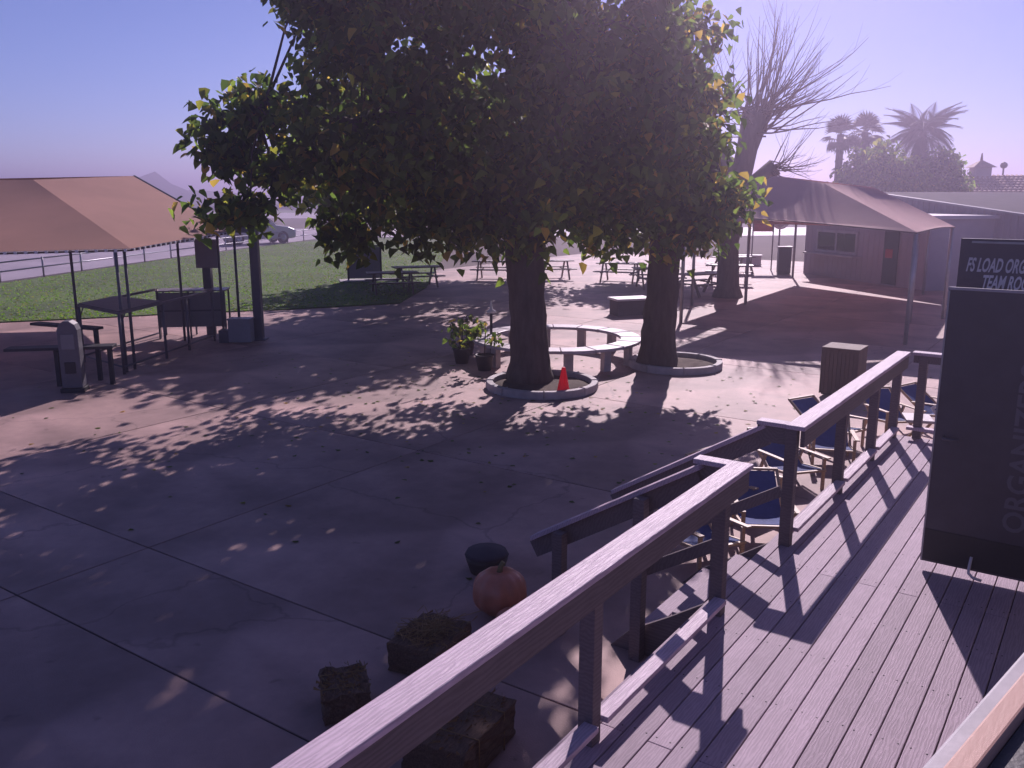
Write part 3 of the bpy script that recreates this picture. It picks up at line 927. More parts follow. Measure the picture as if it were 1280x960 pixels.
# ================================================================ TREES
def leaves_mesh(name, P, size, cols, droop=0.75, mat=None):
    """P (n,3) leaf bases; hanging folded leaves of two quads each"""
    n = len(P)
    th = RNG.uniform(0, 2 * np.pi, n)
    dz = -RNG.uniform(0.15, 1.0, n) * droop - 0.1
    d = np.stack([np.cos(th), np.sin(th), dz * 1.6], 1)
    d /= np.linalg.norm(d, axis=1)[:, None]
    s = np.cross(d, np.stack([RNG.normal(0, .5, n), RNG.normal(0, .5, n), np.ones(n)], 1))
    s /= np.linalg.norm(s, axis=1)[:, None]
    nrm = np.cross(s, d)
    L = size * RNG.uniform(0.65, 1.3, n)
    W = L * RNG.uniform(0.34, 0.46, n)
    fold = RNG.uniform(0.1, 0.5, n) * W
    Lc, Wc, Fc = L[:, None], W[:, None], fold[:, None]
    curl = RNG.uniform(-.15, .3, n)[:, None] * Lc
    v = np.empty((n, 6, 3))
    v[:, 0] = P
    v[:, 1] = P + d * Lc * .20 + s * Wc * .95 + nrm * Fc
    v[:, 2] = P + d * Lc * .60 + s * Wc * .62 + nrm * Fc - nrm * curl * .4
    v[:, 3] = P + d * Lc - nrm * curl
    v[:, 4] = P + d * Lc * .60 - s * Wc * .62 + nrm * Fc - nrm * curl * .4
    v[:, 5] = P + d * Lc * .20 - s * Wc * .95 + nrm * Fc
    me = bpy.data.meshes.new(name)
    me.vertices.add(n * 6)
    me.vertices.foreach_set('co', v.reshape(-1).astype(np.float32))
    base = (np.arange(n) * 6)[:, None]
    q = np.concatenate([base + np.array([0, 1, 2, 3]), base + np.array([0, 3, 4, 5])], 1).reshape(-1, 4)
    me.loops.add(q.size)
    me.loops.foreach_set('vertex_index', q.ravel().astype(np.int32))
    me.polygons.add(len(q))
    me.polygons.foreach_set('loop_start', (np.arange(len(q)) * 4).astype(np.int32))
    me.polygons.foreach_set('loop_total', np.full(len(q), 4, dtype=np.int32))
    ca = me.color_attributes.new('tint', 'FLOAT_COLOR', 'POINT')
    c4 = np.ones((n, 6, 4), dtype=np.float32)
    c4[:, :, :3] = cols[:, None, :]
    ca.data.foreach_set('color', c4.ravel())
    me.materials.append(mat or M['leaf'])
    me.update(calc_edges=True)
    return me

def leaf_cols(n, clump_shift=None, brown=0.22):
    base = np.array([(0.05, 0.085, 0.020), (0.08, 0.12, 0.024), (0.16, 0.17, 0.03), (0.26, 0.19, 0.05)])
    p = np.array([.42, .36, .22 - brown * .3, brown * .3]); p /= p.sum()
    k = RNG.choice(4, n, p=p)
    c = base[k] * RNG.uniform(.7, 1.3, n)[:, None]
    if clump_shift is not None:
        c = c * clump_shift[:, None]
    return c

def clumps_in(ells, n):
    """clump centres near the shells and inside a union of ellipsoids"""
    vols = np.array([e[3] * e[4] * e[5] for e in ells]) ** 0.8
    k = RNG.choice(len(ells), n, p=vols / vols.sum())
    E = np.array(ells)[k]
    d = RNG.normal(size=(n, 3)); d /= np.linalg.norm(d, axis=1)[:, None]
    r = RNG.uniform(0.25, 1, n) ** 0.45
    return E[:, :3] + d * r[:, None] * E[:, 3:6]

def crown(root, ells, nclump, per, size, spread, brown, extra=None, zmin=2.1, thin=None):
    cc = clumps_in(ells, nclump)
    cc = cc[cc[:, 2] > zmin]
    if extra is not None:
        cc = np.concatenate([cc, extra])
    if thin is not None:
        cc = cc[thin(cc)]
    n = len(cc)
    sh = np.repeat(RNG.uniform(.6, 1.4, n), per)
    P = np.repeat(cc, per, 0) + RNG.normal(0, 1, (n * per, 3)) * np.array([spread, spread, spread * .8])
    o = link('crown', leaves_mesh('crown', P, size, leaf_cols(n * per, sh, brown)), root)
    o['kind'] = 'stuff'
    return cc

def twigs(root, hub, cc, every, r=0.02, mat='bark', name='twig'):
    m = MB()
    for k in range(0, len(cc), every):
        c = Vector(cc[k])
        h = min(hub, key=lambda q: (Vector(q) - c).length)
        h = Vector(h)
        if (h - c).length > 2.4:
            continue
        mid = h.lerp(c, .5) + Vector((random.uniform(-.3, .3), random.uniform(-.3, .3), random.uniform(0, .4)))
        m.tube([h, mid, c], [r * 1.6, r, r * .4], 4, cap=False)
    o = m.build(name, M[mat], root)
    o['kind'] = 'stuff'

def limbs(root, trunk_pts, trunk_r, limb_list, mat='bark'):
    m = MB()
    m.tube(trunk_pts, trunk_r, 14)
    t = m.build('trunk', M[mat], root)
    sub = t.modifiers.new('sub', 'SUBSURF'); sub.levels = 2; sub.render_levels = 2
    tx = bpy.data.textures.new('bark_relief', 'CLOUDS'); tx.noise_scale = .28; tx.noise_depth = 3
    dm = t.modifiers.new('relief', 'DISPLACE'); dm.texture = tx; dm.strength = .11; dm.mid_level = .5
    hub = [trunk_pts[-1]]
    for pts, rs in limb_list:
        MB().tube(pts, rs, 8).build('limb', M[mat], root)
        hub += [pts[-1], pts[len(pts) // 2]]
    return hub

T1 = thing('mulberry_tree', 'large leafy mulberry tree with the thick trunk beside the orange cone', 'tree')
hub1 = limbs(T1, [(0.34, 16.1, -.05), (0.33, 16.1, 0.25), (0.32, 16.1, 0.9), (0.28, 16.1, 1.6), (0.22, 16.15, 2.3), (0.2, 16.2, 2.9)], [0.56, 0.40, 0.345, 0.335, 0.36, 0.40],
    [([(0.2, 16.2, 2.6), (-1.0, 16.0, 3.7), (-2.6, 15.8, 4.6), (-4.2, 15.7, 5.0)], [.22, .17, .11, .05]),
     ([(0.2, 16.2, 2.7), (-0.6, 16.8, 4.3), (-1.5, 17.4, 6.2), (-2.0, 17.6, 8.0)], [.2, .16, .1, .05]),
     ([(0.2, 16.2, 2.7), (0.7, 15.6, 4.2), (0.9, 15.0, 6.0), (0.7, 14.6, 7.8)], [.2, .16, .1, .05]),
     ([(0.2, 16.2, 2.7), (1.2, 17.0, 4.0), (2.0, 17.8, 5.6), (2.4, 18.2, 7.2)], [.2, .15, .1, .05])])
ell1 = [(-0.4, 16.2, 6.6, 3.6, 2.4, 4.1), (-0.8, 15.2, 9.4, 3.0, 2.4, 1.6), (-2.3, 16.6, 8.0, 1.9, 1.8, 1.6), (-1.0, 17.6, 9.3, 2.4, 1.7, 1.4), (-1.0, 16.6, 7.6, 2.2, 1.6, 1.3), (0.2, 15.7, 4.6, 3.5, 1.7, 1.9), (-2.9, 15.9, 5.1, 1.4, 1.0, 1.6), (-3.95, 15.9, 4.3, 0.85, .6, .42), (-2.1, 15.9, 3.7, 1.0, .8, .8), (-3.3, 16.1, 7.3, 1.0, 1.0, 1.3),
        (-0.6, 15.7, 3.2, 1.8, 1.0, .95), (0.8, 16.4, 2.95, 1.9, 1.0, .85)]
ex1 = np.concatenate([RNG.normal(0, 1, (8, 3)) * np.array([.30, .25, .08]) + np.array([-4.75, 15.9, 3.25]), RNG.normal(0, 1, (8, 3)) * np.array([.2, .25, .14]) + np.array([-2.85, 15.9, 2.9]),
                      RNG.normal(0, 1, (9, 3)) * np.array([.25, .2, .12]) + np.array([-4.95, 15.9, 4.25]), RNG.normal(0, 1, (10, 3)) * np.array([.33, .3, .2]) + np.array([-4.5, 15.9, 5.05]),
                      RNG.normal(0, 1, (6, 3)) * np.array([.12, .15, .3]) + np.array([-4.1, 15.9, 3.75])])
cc1 = crown(T1, ell1, 900, 40, 0.205, 0.23, 0.25, ex1, zmin=2.2)
cc1_dapple = crown(T1, [(-2.4, 18.2, 4.1, 2.9, 1.5, .75), (-.6, 18.4, 3.6, 2.2, 1.2, .6)], 62, 26, .2, .3, .25, None, 2.9)  # sparse clumps added behind the crown to break sunlight into dapple
twigs(T1, hub1, cc1, 5)
T2 = thing('mulberry_tree', 'mulberry tree with the forked dark trunk nearer the pale canopy', 'tree')
hub2 = limbs(T2, [(2.93, 17.5, -.05), (2.93, 17.5, .25), (2.95, 17.5, 0.9), (3.0, 17.5, 1.7), (3.02, 17.5, 2.4), (3.0, 17.5, 2.9)], [0.5, 0.37, 0.335, 0.32, 0.32, 0.34],
    [([(3.0, 17.5, 2.4), (3.55, 17.4, 3.0), (3.85, 17.4, 3.7), (3.7, 17.4, 4.8), (3.3, 17.5, 6.0)], [.26, .23, .2, .13, .05]),
     ([(3.0, 17.5, 2.5), (2.3, 17.9, 3.8), (1.7, 18.2, 5.6), (1.4, 18.4, 7.4)], [.22, .17, .11, .05]),
     ([(3.0, 17.5, 2.6), (3.2, 18.0, 4.2), (3.1, 18.2, 6.2), (2.9, 18.2, 8.2)], [.2, .16, .1, .05])])
ell2 = [(1.9, 17.6, 6.2, 1.9, 2.0, 3.2), (2.5, 17.2, 4.2, 1.7, 1.4, 1.5), (3.1, 17.6, 5.2, 1.0, 1.2, 2.0), (3.45, 17.3, 3.4, .65, .7, .8), (2.2, 17.0, 3.0, 1.3, .9, .7)]
ex2 = np.concatenate([RNG.normal(0, 1, (12, 3)) * np.array([.22, .3, .25]) + np.array([4.0, 17.0, 3.35]), RNG.normal(0, 1, (10, 3)) * np.array([.2, .3, .2]) + np.array([3.6, 17.0, 2.75])])
cc2 = crown(T2, ell2, 205, 38, 0.20, 0.23, 0.6, ex2)
twigs(T2, hub2, cc2, 5)
# leaves one can pick out along the crown's fringe
lm = [leaves_mesh('leaf', np.zeros((1, 3)), 0.25, leaf_cols(1, None, .5)) for _ in range(10)]
edge = sorted(list(cc1), key=lambda c: c[0] + 0.15 * abs(c[2] - 4.5))[:60]
k = 0
for c in edge + list(ex1):
    for q in range(3):
        if k >= 290:
            break
        o = link('leaf', lm[k % 10], T1)
        o.location = (c[0] + random.gauss(0.12, .15), c[1] - abs(random.gauss(0, .2)), c[2] + random.gauss(0, .15))
        o.rotation_euler = (random.uniform(-.5, .5), random.uniform(-.5, .5), random.uniform(0, 6.28))
        k += 1

def back_tree(x, y, h, rr, label, z0=2.6, ncl=330, per=34, size=.30, cx=None):
    t = thing('mulberry_tree', label, 'tree', (0, 0, 0))
    hub = limbs(t, [(x, y, -.05), (x + .02, y, .3), (x, y, 1.4), (x - .05, y, 2.6)], [.5, .36, .3, .32],
        [([(x, y, 2.4), (x + s * 1.2, y + .3 * s, 3.8), (x + s * 2.2, y, 5.2)], [.2, .14, .05]) for s in (-1, 1)] + [([(x, y, 2.5), (x, y + s, 4.2), (x + .2, y + 1.6 * s, 6)], [.2, .14, .05]) for s in (-1, 1)])
    x = x if cx is None else cx
    cc = crown(t, [(x, y, (z0 + h) / 2, rr, rr * .9, (h - z0) / 2), (x - rr * .4, y, z0 + 1.2, rr * .6, rr * .6, 1.1), (x + rr * .4, y, z0 + 1.2, rr * .6, rr * .6, 1.1)], ncl, per, size, .34, .2, None, z0 - .3)
    twigs(t, hub, cc, 6)
back_tree(0.48, 26.6, 7.0, 3.7, 'shade tree on the concrete right behind the thick-trunked mulberry', cx=-2.6, ncl=360)
back_tree(0.66, 36.5, 7.4, 4.8, 'farther shade tree standing at the lawn corner', cx=-1.6, z0=2.2, ncl=330)
back_tree(5.9, 36.0, 5.6, 2.6, 'low shade tree over the far picnic tables', z0=2.1, ncl=190)

# bare pollarded tree
BT = thing('bare_tree', 'bare pollarded tree with fans of leafless whips against the sky', 'tree')
trunk_b = [(7.35, 30, -.05), (7.35, 30, .4), (7.3, 30, 1.8), (7.5, 30, 3.4), (7.75, 30, 4.9), (8.0, 30, 6.0)]
MB().tube(trunk_b, [.55, .38, .33, .34, .34, .46], 12).build('trunk', M['bark_pale'], BT)
MB().tube([(7.5, 30, 3.1), (8.1, 29.7, 3.9), (8.6, 29.6, 4.3)], [.3, .26, .3], 8).build('limb', M['bark_pale'], BT)
MB().tube([(7.6, 30, 3.6), (6.9, 30.4, 4.8), (6.5, 30.6, 5.8)], [.3, .26, .32], 8).build('limb', M['bark_pale'], BT)
def whip(p, az, el, L, r, curve):
    r *= .72
    pts, rs = [], []
    q = Vector(p)
    n = 7
    for i in range(n):
        pts.append(q.copy()); rs.append(r * (1 - .85 * i / (n - 1)))
        e = el + curve * (i / n) + random.uniform(-.1, .1)
        a = az + random.uniform(-.14, .14)
        q = q + Vector((math.cos(a) * math.cos(e), math.sin(a) * math.cos(e), math.sin(e))) * (L / n)
    m = MB().tube(pts, rs, 5, cap=False)
    for i in (3, 4, 5):
        if random.random() < .7:
            d = (pts[i] - pts[i - 1]).normalized() + Vector((random.uniform(-.8, .8), random.uniform(-.8, .8), random.uniform(-.1, .7)))
            d.normalize()
            m.tube([pts[i], pts[i] + d * L * .16, pts[i] + d * L * .28 + Vector((0, 0, .1))], [rs[i] * .6, rs[i] * .4, rs[i] * .2], 4, cap=False)
    m.build('branch', M['bark_pale'], BT)
for k in range(84):
    whip(Vector((8.0, 30, 5.9)) + Vector((random.uniform(-.5, .6), random.uniform(-.4, .4), random.uniform(-.6, .3))), random.uniform(-1.9, 1.9) if k % 4 else random.uniform(0, 6.28), random.uniform(-0.15, 1.35), random.uniform(2.6, 4.4), .045, random.uniform(.1, .5))
for k in range(26):
    whip(Vector((8.6, 29.6, 4.3)) + Vector((random.uniform(-.3, .3), random.uniform(-.3, .3), random.uniform(-.2, .2))), random.uniform(-1.5, 1.5), random.uniform(-.45, .9), random.uniform(1.3, 2.6), .03, random.uniform(-.6, .5))
for k in range(26):
    whip(Vector((6.5, 30.6, 5.8)) + Vector((random.uniform(-.3, .3), random.uniform(-.3, .3), random.uniform(-.2, .2))), random.uniform(0, 6.28), random.uniform(.2, 1.5), random.uniform(2.2, 3.6), .04, random.uniform(.1, .5))

# palms
def fan_frond():
    vs, fs = [(0, -.02, 0), (0, .02, 0), (.55, .015, 0), (.55, -.015, 0)], [(0, 1, 2, 3)]
    for k in range(11):
        t = rad(-75 + 15 * k)
        o = len(vs)
        l = .85 * (1 - .12 * abs(k - 5) / 5)
        c, s = math.cos(t), math.sin(t)
        vs += [(.55, 0, 0), (.55 + c * l * .6 - s * .055, s * l * .6 + c * .055, .03), (.55 + c * l, s * l, -.18), (.55 + c * l * .6 + s * .055, s * l * .6 - c * .055, .0)]
        fs.append((o, o + 1, o + 2, o + 3))
    return MB().add(vs, fs)
def feather_frond(L=2.5):
    m = MB()
    pts = [Vector((L * t, 0, 1.0 * t - 2.6 * t * t)) for t in np.linspace(0, 1, 9)]
    m.tube(pts, [.04 * (1 - .8 * i / 8) for i in range(9)], 4, cap=False)
    for i in range(26):
        t = .15 + .85 * i / 26
        p = Vector((L * t, 0, 1.0 * t - 2.6 * t * t))
        for s in (-1, 1):
            l = .75 * math.sin(math.pi * min(1, t * .9 + .12)) + .1
            tip = p + Vector((.25, s * l * .75, -.5 * l))
            tip = p + Vector((.22, s * l * .6, -.75 * l)); m.add([p, p + Vector((.05, s * l * .38, -.18 * l)), tip, p + Vector((.0, s * l * .38, -.22 * l))], [(0, 1, 2, 3)])
    return m
palm_leaf = surf('palm_leaf', (0.055, 0.075, 0.04), .6, .25, 2, .05, trans=.15)
ff = fan_frond().data('frond', palm_leaf)
qf = feather_frond().data('frond', palm_leaf)
def palm(x, y, h, label, data, n, name, cat, elo, ehi, sc_=1.0, r=.26):
    t = thing(name, label, cat, (x, y, 0))
    MB().tube([(0, 0, -.05), (.05, 0, h * .5), (0, 0, h)], [r * 1.3, r, r * .9], 8).build('trunk', M['bark'], t)
    for k in range(n):
        o = link('frond', data, t, loc=(random.uniform(-.1, .1), random.uniform(-.1, .1), h + random.uniform(-.2, .1)))
        o.rotation_euler = Euler((random.uniform(-.3, .3), -rad(random.uniform(elo, ehi)), k * 2.399), 'XYZ')
        o.scale = (sc_, sc_, sc_)
palm(21.6, 60, 7.2, 'fan palm left of the two round-headed palms', ff, 46, 'fan_palm', 'palm tree', -60, 85)
palm(23.6, 61, 7.4, 'fan palm right of the two round-headed palms', ff, 46, 'fan_palm', 'palm tree', -60, 85)
palm(27.0, 60, 7.3, 'tall palm with long drooping feathery fronds', qf, 60, 'feather_palm', 'palm tree', -88, 80, 1.0)
bt = thing('bushy_tree', 'dense bushy green tree below the two fan palms', 'tree')
limbs(bt, [(23.0, 57, -.05), (23.0, 57, 1.5), (23.0, 57, 3)], [.4, .3, .3], [([(23, 57, 2.6), (22, 57, 4), (21.5, 57, 5)], [.2, .12, .05]), ([(23, 57, 2.6), (24, 57, 4), (24.6, 57, 5)], [.2, .12, .05])])
crown(bt, [(23.0, 57, 4.4, 2.5, 2.0, 2.2), (22.0, 57, 3.6, 1.6, 1.5, 1.6), (24.2, 57, 3.8, 1.5, 1.5, 1.8)], 200, 44, .3, .32, .0)
bt = thing('bushy_tree', 'low dark shrub between the drooping palm and the tiled house', 'tree')
limbs(bt, [(27.8, 58, -.05), (27.8, 58, 1.0), (27.8, 58, 2)], [.3, .2, .2], [([(27.8, 58, 1.8), (27, 58, 3), (26.5, 58, 4)], [.15, .1, .05])])
crown(bt, [(27.4, 58, 3.6, 1.7, 1.5, 2.4)], 110, 40, .28, .3, .05)
for x, y, lab in ((-15.2, 82, 'leftmost of the three dark dry shrubs beyond the roadway'), (-13.6, 80.5, 'middle one of the three dark dry shrubs beyond the roadway'), (-12.0, 81, 'rightmost of the three dark dry shrubs beyond the roadway')):
    s = thing('dry_shrub', lab, 'shrub', (0, 0, 0), group='dry shrubs along the roadway')
    crown(s, [(x, y, .9, .5, .5, .8)], 16, 26, .2, .2, .3, None, 0)
    MB().tube([(x, y, 0), (x + .05, y, .9)], [.08, .03], 5).build('stem', M['bark'], s)

# ring kerbs round the trunks
def ring_mesh(r0, r1, z0, z1, n=36, a0=0.0, a1=2 * math.pi):
    vs, fs = [], []
    full = abs(a1 - a0 - 2 * math.pi) < 1e-6
    m = n if full else n + 1
    for k in range(m):
        t = a0 + (a1 - a0) * k / n
        c, s = math.cos(t), math.sin(t)
        vs += [(r0 * c, r0 * s, z0), (r1 * c, r1 * s, z0), (r1 * c, r1 * s, z1), (r0 * c, r0 * s, z1)]
    for k in range(n):
        a, b_ = k * 4, ((k + 1) % m) * 4
        for i in range(4):
            j = (i + 1) % 4
            fs.append((a + i, b_ + i, b_ + j, a + j))
    if not full:
        fs += [(3, 2, 1, 0), (n * 4, n * 4 + 1, n * 4 + 2, n * 4 + 3)]
    return MB().add(vs, fs)
for (x, y, r, lab) in ((0.55, 15.75, 1.02, 'white concrete ring kerb round the thick trunk by the cone'), (3.35, 17.75, .95, 'concrete ring kerb round the forked trunk')):
    t = thing('tree_ring', lab, 'planter', (x, y, 0))
    for k in range(8):
        ring_mesh(r - .12, r, 0.0, .14, 6, k * math.pi / 4 + .006, (k + 1) * math.pi / 4 - .006).build('kerb_block', M['kerb'], t, bevel=0.012)
    MB().lathe([(r - .12, -.002), (r - .13, .05), (r * .5, .07), (.02, .07)], 24).build('soil', M['soil'], t)

# traffic cone
cn = thing('traffic_cone', 'small red-orange traffic cone on the ring kerb by the thick trunk', 'cone', (0.90, 15.05, .0))
MB().lathe([(.125, .03), (.115, .07), (.035, .50), (.028, .515), (.02, .515)], 20).build('cone_body', M['cone'], cn)
MB().box(-.17, .17, -.17, .17, 0, .03).build('base', M['cone_base'], cn, bevel=.01)

# ring bench table
rg = thing('ring_bench', 'large round ring bench with pale segmented top behind the trunks', 'bench', (0.95, 18.55, 0))
for k in range(16):
    ring_mesh(1.36, 1.80, .43, .49, 3, k * math.pi / 8 + .004, (k + 1) * math.pi / 8 - .004).build('top_segment', M['ring'], rg, bevel=.008)
for k in range(12):
    t = k * math.pi / 6 + .1
    MB().box(-.09, .09, -.06, .06, 0, .43).build('leg', M['kerb'], rg, loc=(1.58 * math.cos(t), 1.58 * math.sin(t), 0), rot=(0, 0, t + math.pi / 2))

def lamp_post(x, y):
    t = thing('pole_lamp', 'thin dark pole with a pointed white finial by the ring bench', 'pole', (x, y, 0))
    MB().tube([(0, 0, 0), (0, 0, .95)], .03, 8).build('pole', M['black'], t)
    MB().lathe([(.09, .95), (.10, .99), (.035, 1.03), (.025, 1.12), (.004, 1.22)], 10).build('finial', M['white'], t)
    MB().lathe([(.2, 0), (.2, .04), (.05, .07)], 12).build('base', M['black'], t)
lamp_post(-.45, 18.9)

for (x, y, hh, lab) in ((-1.05, 18.1, .55, 'leafy potted plant at the left end of the ring bench'), (-.55, 17.35, .7, 'taller potted plant between the thick trunk and the ring bench'), (-1.0, 19.1, .5, 'low potted plant behind the pole with the white finial')):
    t = thing('potted_plant', lab, 'plant', (0, 0, 0))
    MB().lathe([(.13, 0), (.19, .3), (.2, .32), (.17, .32), (.16, .27), (.02, .26)], 14, (x, y, 0)).build('pot', M['black'], t)
    MB().tube([(x, y, .26), (x + .03, y, .3 + hh)], [.018, .006], 5).build('stem', M['bark'], t)
    crown(t, [(x, y, .38 + hh / 2, .3, .3, hh / 2)], 6, 13, .12, .08, .3, None, 0)

# white topped block table behind
wt = thing('block_table', 'bright white-topped block table with dark skirt behind the trunks', 'table', (3.45, 25.6, 0), rad(18))
MB().box(-.58, .58, -.34, .34, .44, .50).build('top', M['white'], wt, bevel=.01)
MB().box(-.52, .52, -.29, .29, 0, .44).build('skirt', M['canvas_dark'], wt)

# picnic tables
def picnic(label, loc, rz, first=[None]):
    if first[0] is None:
        t = thing('picnic_table', label, 'picnic table', loc, rz, 'picnic tables in the shade')
        for k in range(5):
            MB().box(-.9, .9, -.07, .07, .72, .76).build('top_plank', M['table_wood'], t, bevel=.005, loc=(0, -.3 + k * .15, 0))
        for s in (-1, 1):
            for k in (0, 1):
                MB().box(-.9, .9, -.065, .065, .42, .455).build('bench_plank', M['table_wood'], t, bevel=.005, loc=(0, s * (.62 + .14 * k), 0))
            MB().box(-.03, .03, -.74, .74, .375, .418).build('cross_beam', M['table_wood'], t, loc=(s * .6, 0, 0))
            for q in (-1, 1):
                MB().obox((s * .64, q * .62, 0), (s * .64, q * .2, .718), .05, .09).build('leg', M['table_wood'], t)
        first[0] = t
        return t
    return dup(first[0], loc, rz, label)
picnic('dark picnic table left of the thick trunk in tree shade', (-3.6, 33.4, 0), rad(20))
picnic('picnic table near the screen panel on the lawn edge', (-4.2, 31.0, 0), rad(15))
picnic('picnic table between the trunk and the block table', (-.7, 36.2, 0), rad(-8))
picnic('picnic table behind the thick trunk, with a sunlit end', (1.6, 36.5, 0), rad(12))
picnic('picnic table just left of the forked trunk in deep shade', (4.3, 35.2, 0), rad(-20))
picnic('picnic table right of the forked trunk, nearest the pale canopy', (6.6, 30.6, 0), rad(30))
picnic('picnic table under the low shade tree', (5.4, 32.8, 0), rad(5))
picnic('picnic table by the red banner', (8.4, 34.2, 0), rad(-12))
picnic('picnic table farthest back by the dark cabinet', (9.6, 38.5, 0), rad(20))

# screen panel on lawn edge
sp = thing('screen_panel', 'framed grey mesh screen standing at the lawn edge', 'screen', (-5.9, 35.4, 0), rad(14))
MB().box(-.62, .62, -.01, .01, .12, 1.36).build('mesh_panel', M['mesh_grey'], sp)
for x in (-.65, .65):
    MB().box(x - .035, x + .035, -.035, .035, 0, 1.5).build('post', M['black'], sp)
MB().box(-.615, .615, -.03, .03, 1.37, 1.43).build('top_rail', M['black'], sp)
MB().box(-1.0, 1.3, -.5, .5, .03, .06).build('footing', M['kerb'], sp)

# far seating area clutter
lwl = thing('low_wall', 'low pale pink wall at the back of the shaded seating area', 'wall', (11.1, 43.2, 0), rad(-8))
MB().box(-1.0, 1.0, -.15, .15, 0, .45).build('wall', M['shed_wall'], lwl, bevel=.01)
MB().box(-1.05, 1.05, -.2, .2, .453, .52).build('coping', M['white'], lwl, bevel=.01)
dc = thing('dark_cabinet', 'dark upright cabinet standing left of the lavender shed', 'cabinet', (11.85, 38.6, 0), rad(-10))
MB().box(-.27, .27, -.25, .25, .06, 1.15).build('body', M['black'], dc, bevel=.01)
MB().box(-.31, .31, -.29, .29, 1.153, 1.2).build('top', M['counter'], dc, bevel=.006)
MB().box(-.24, .24, -.265, -.252, .12, 1.08).build('door', M['canvas_dark'], dc, bevel=.004)
MB().box(-.25, .25, -.23, .23, 0, .058).build('plinth', M['black'], dc)
rs = thing('round_sign', 'round pale emblem sign hanging beside the red banner', 'sign', (12.3, 41.0, 0))
MB().tube([(0, 0, 0), (0, 0, 2.7)], .04, 8).build('post', M['steel'], rs)
em = MB(); 
ring_mesh(.33, .42, -.02, .02, 28).build('emblem_ring', M['shed_trim'], rs, loc=(0, -.07, 2.25), rot=(rad(90), 0, 0))
MB().lathe([(.32, -.012), (.32, .012)], 24).build('disc', M['metal_wall'], rs, loc=(0, -.07, 2.25), rot=(rad(90), 0, 0))
for x, y in ((-.11, .1), (.11, .1), (0, -.1)):
    MB().lathe([(.055, -.02), (.055, .02)], 10).build('emblem_dot', M['shed_trim'], rs, loc=(x, -.075, 2.25 + y), rot=(rad(90), 0, 0))
rb = thing('red_banner', 'small faded red banner on poles in the shaded seating area', 'banner', (11.4, 40.5, 0), rad(-6))
MB().box(-.42, .42, -.012, .012, 1.75, 2.55).build('cloth', M['hide'], rb)
for x in (-.45, .45):
    MB().tube([(x, 0, 0), (x, 0, 2.6)], .03, 6).build('pole', M['steel'], rb)
for (x, y, lab, mt_) in ((9.2, 37.0, 'white bucket on the ground by the far tables', 'white'), (8.0, 33.0, 'pale bucket beside the nearest far picnic table', 'counter'), (10.4, 41.0, 'tan bucket in front of the low pale wall', 'tan_wood')):
    t = thing('bucket', lab, 'bucket', (x, y, 0), group='buckets in the seating area')
    MB().lathe([(.13, 0), (.16, .36), (.165, .38), (.15, .38), (.14, .34)], 14).build('body', M[mt_], t)
    MB().tube([(-.16, 0, .36), (-.12, 0, .5), (0, 0, .55), (.12, 0, .5), (.16, 0, .36)], .008, 5).build('handle', M['steel'], t)

# slatted bin
sb = thing('slatted_bin', 'brown slatted wooden bin on the concrete beyond the blue chairs', 'bin', dk(15.75, 3.85), DROT)
sb.scale = (.74, .74, .95)
for k in range(9):
    MB().box(-.011, .011, -.042, .042, .06, .88).build('slat', M['bin_wood'], sb, bevel=.003, loc=(-.36, -.36 + k * .09, 0))
    MB().box(-.042, .042, -.011, .011, .06, .88).build('slat', M['bin_wood'], sb, bevel=.003, loc=(-.36 + k * .09, .40, 0))
    MB().box(-.042, .042, -.011, .011, .06, .88).build('slat', M['bin_wood'], sb, bevel=.003, loc=(-.36 + k * .09, -.42, 0))
MB().box(-.39, .43, -.44, .42, .883, .92).build('lid', M['bin_wood'], sb, bevel=.006)
MB().box(-.33, .40, -.38, .38, .03, .86).build('liner', M['black'], sb)

# blue sling chairs along the outside of the deck
def sling_chair(label, loc, rz, first=[None]):
    if first[0] is None:
        t = thing('sling_chair', label, 'chair', loc, rz, 'blue sling chairs beside the deck')
        m = MB(); sag_patch(m, (-.26, .33, .36), (.26, .33, .36), (.26, -.16, .27), (-.26, -.16, .27), 6, 6, .05)
        o = m.build('seat', M['blue'], t); so = o.modifiers.new('t', 'SOLIDIFY'); so.thickness = .006
        m = MB(); sag_patch(m, (-.26, -.16, .27), (.26, -.16, .27), (.26, -.72, .74), (-.26, -.72, .74), 6, 6, .06)
        o = m.build('backrest', M['blue'], t); so = o.modifiers.new('t', 'SOLIDIFY'); so.thickness = .006
        for s in (-.29, .29):
            MB().obox((s, .38, .35), (s, -.2, .26), .03, .045).build('side_rail', M['tan_wood'], t, bevel=.004)
            MB().obox((s, -.16, .26), (s, -.74, .765), .03, .045).build('back_rail', M['tan_wood'], t, bevel=.004)
            MB().obox((s * 1.1, .40, .56), (s * 1.1, -.42, .50), .065, .025).build('armrest', M['tan_wood'], t, bevel=.004)
            MB().obox((s, .33, 0), (s, .33, .55), .03, .045).build('leg', M['tan_wood'], t)
            MB().obox((s, -.42, 0), (s, -.2, .52), .03, .045).build('leg', M['tan_wood'], t)
        MB().obox((-.3, .36, .345), (.3, .36, .345), .035, .035).build('front_bar', M['tan_wood'], t)
        MB().obox((-.3, -.74, .765), (.3, -.74, .765), .035, .035).build('top_bar', M['tan_wood'], t)
        t.scale = (.86, .86, .72)
        first[0] = t
        return t
    return dup(first[0], loc, rz, label)
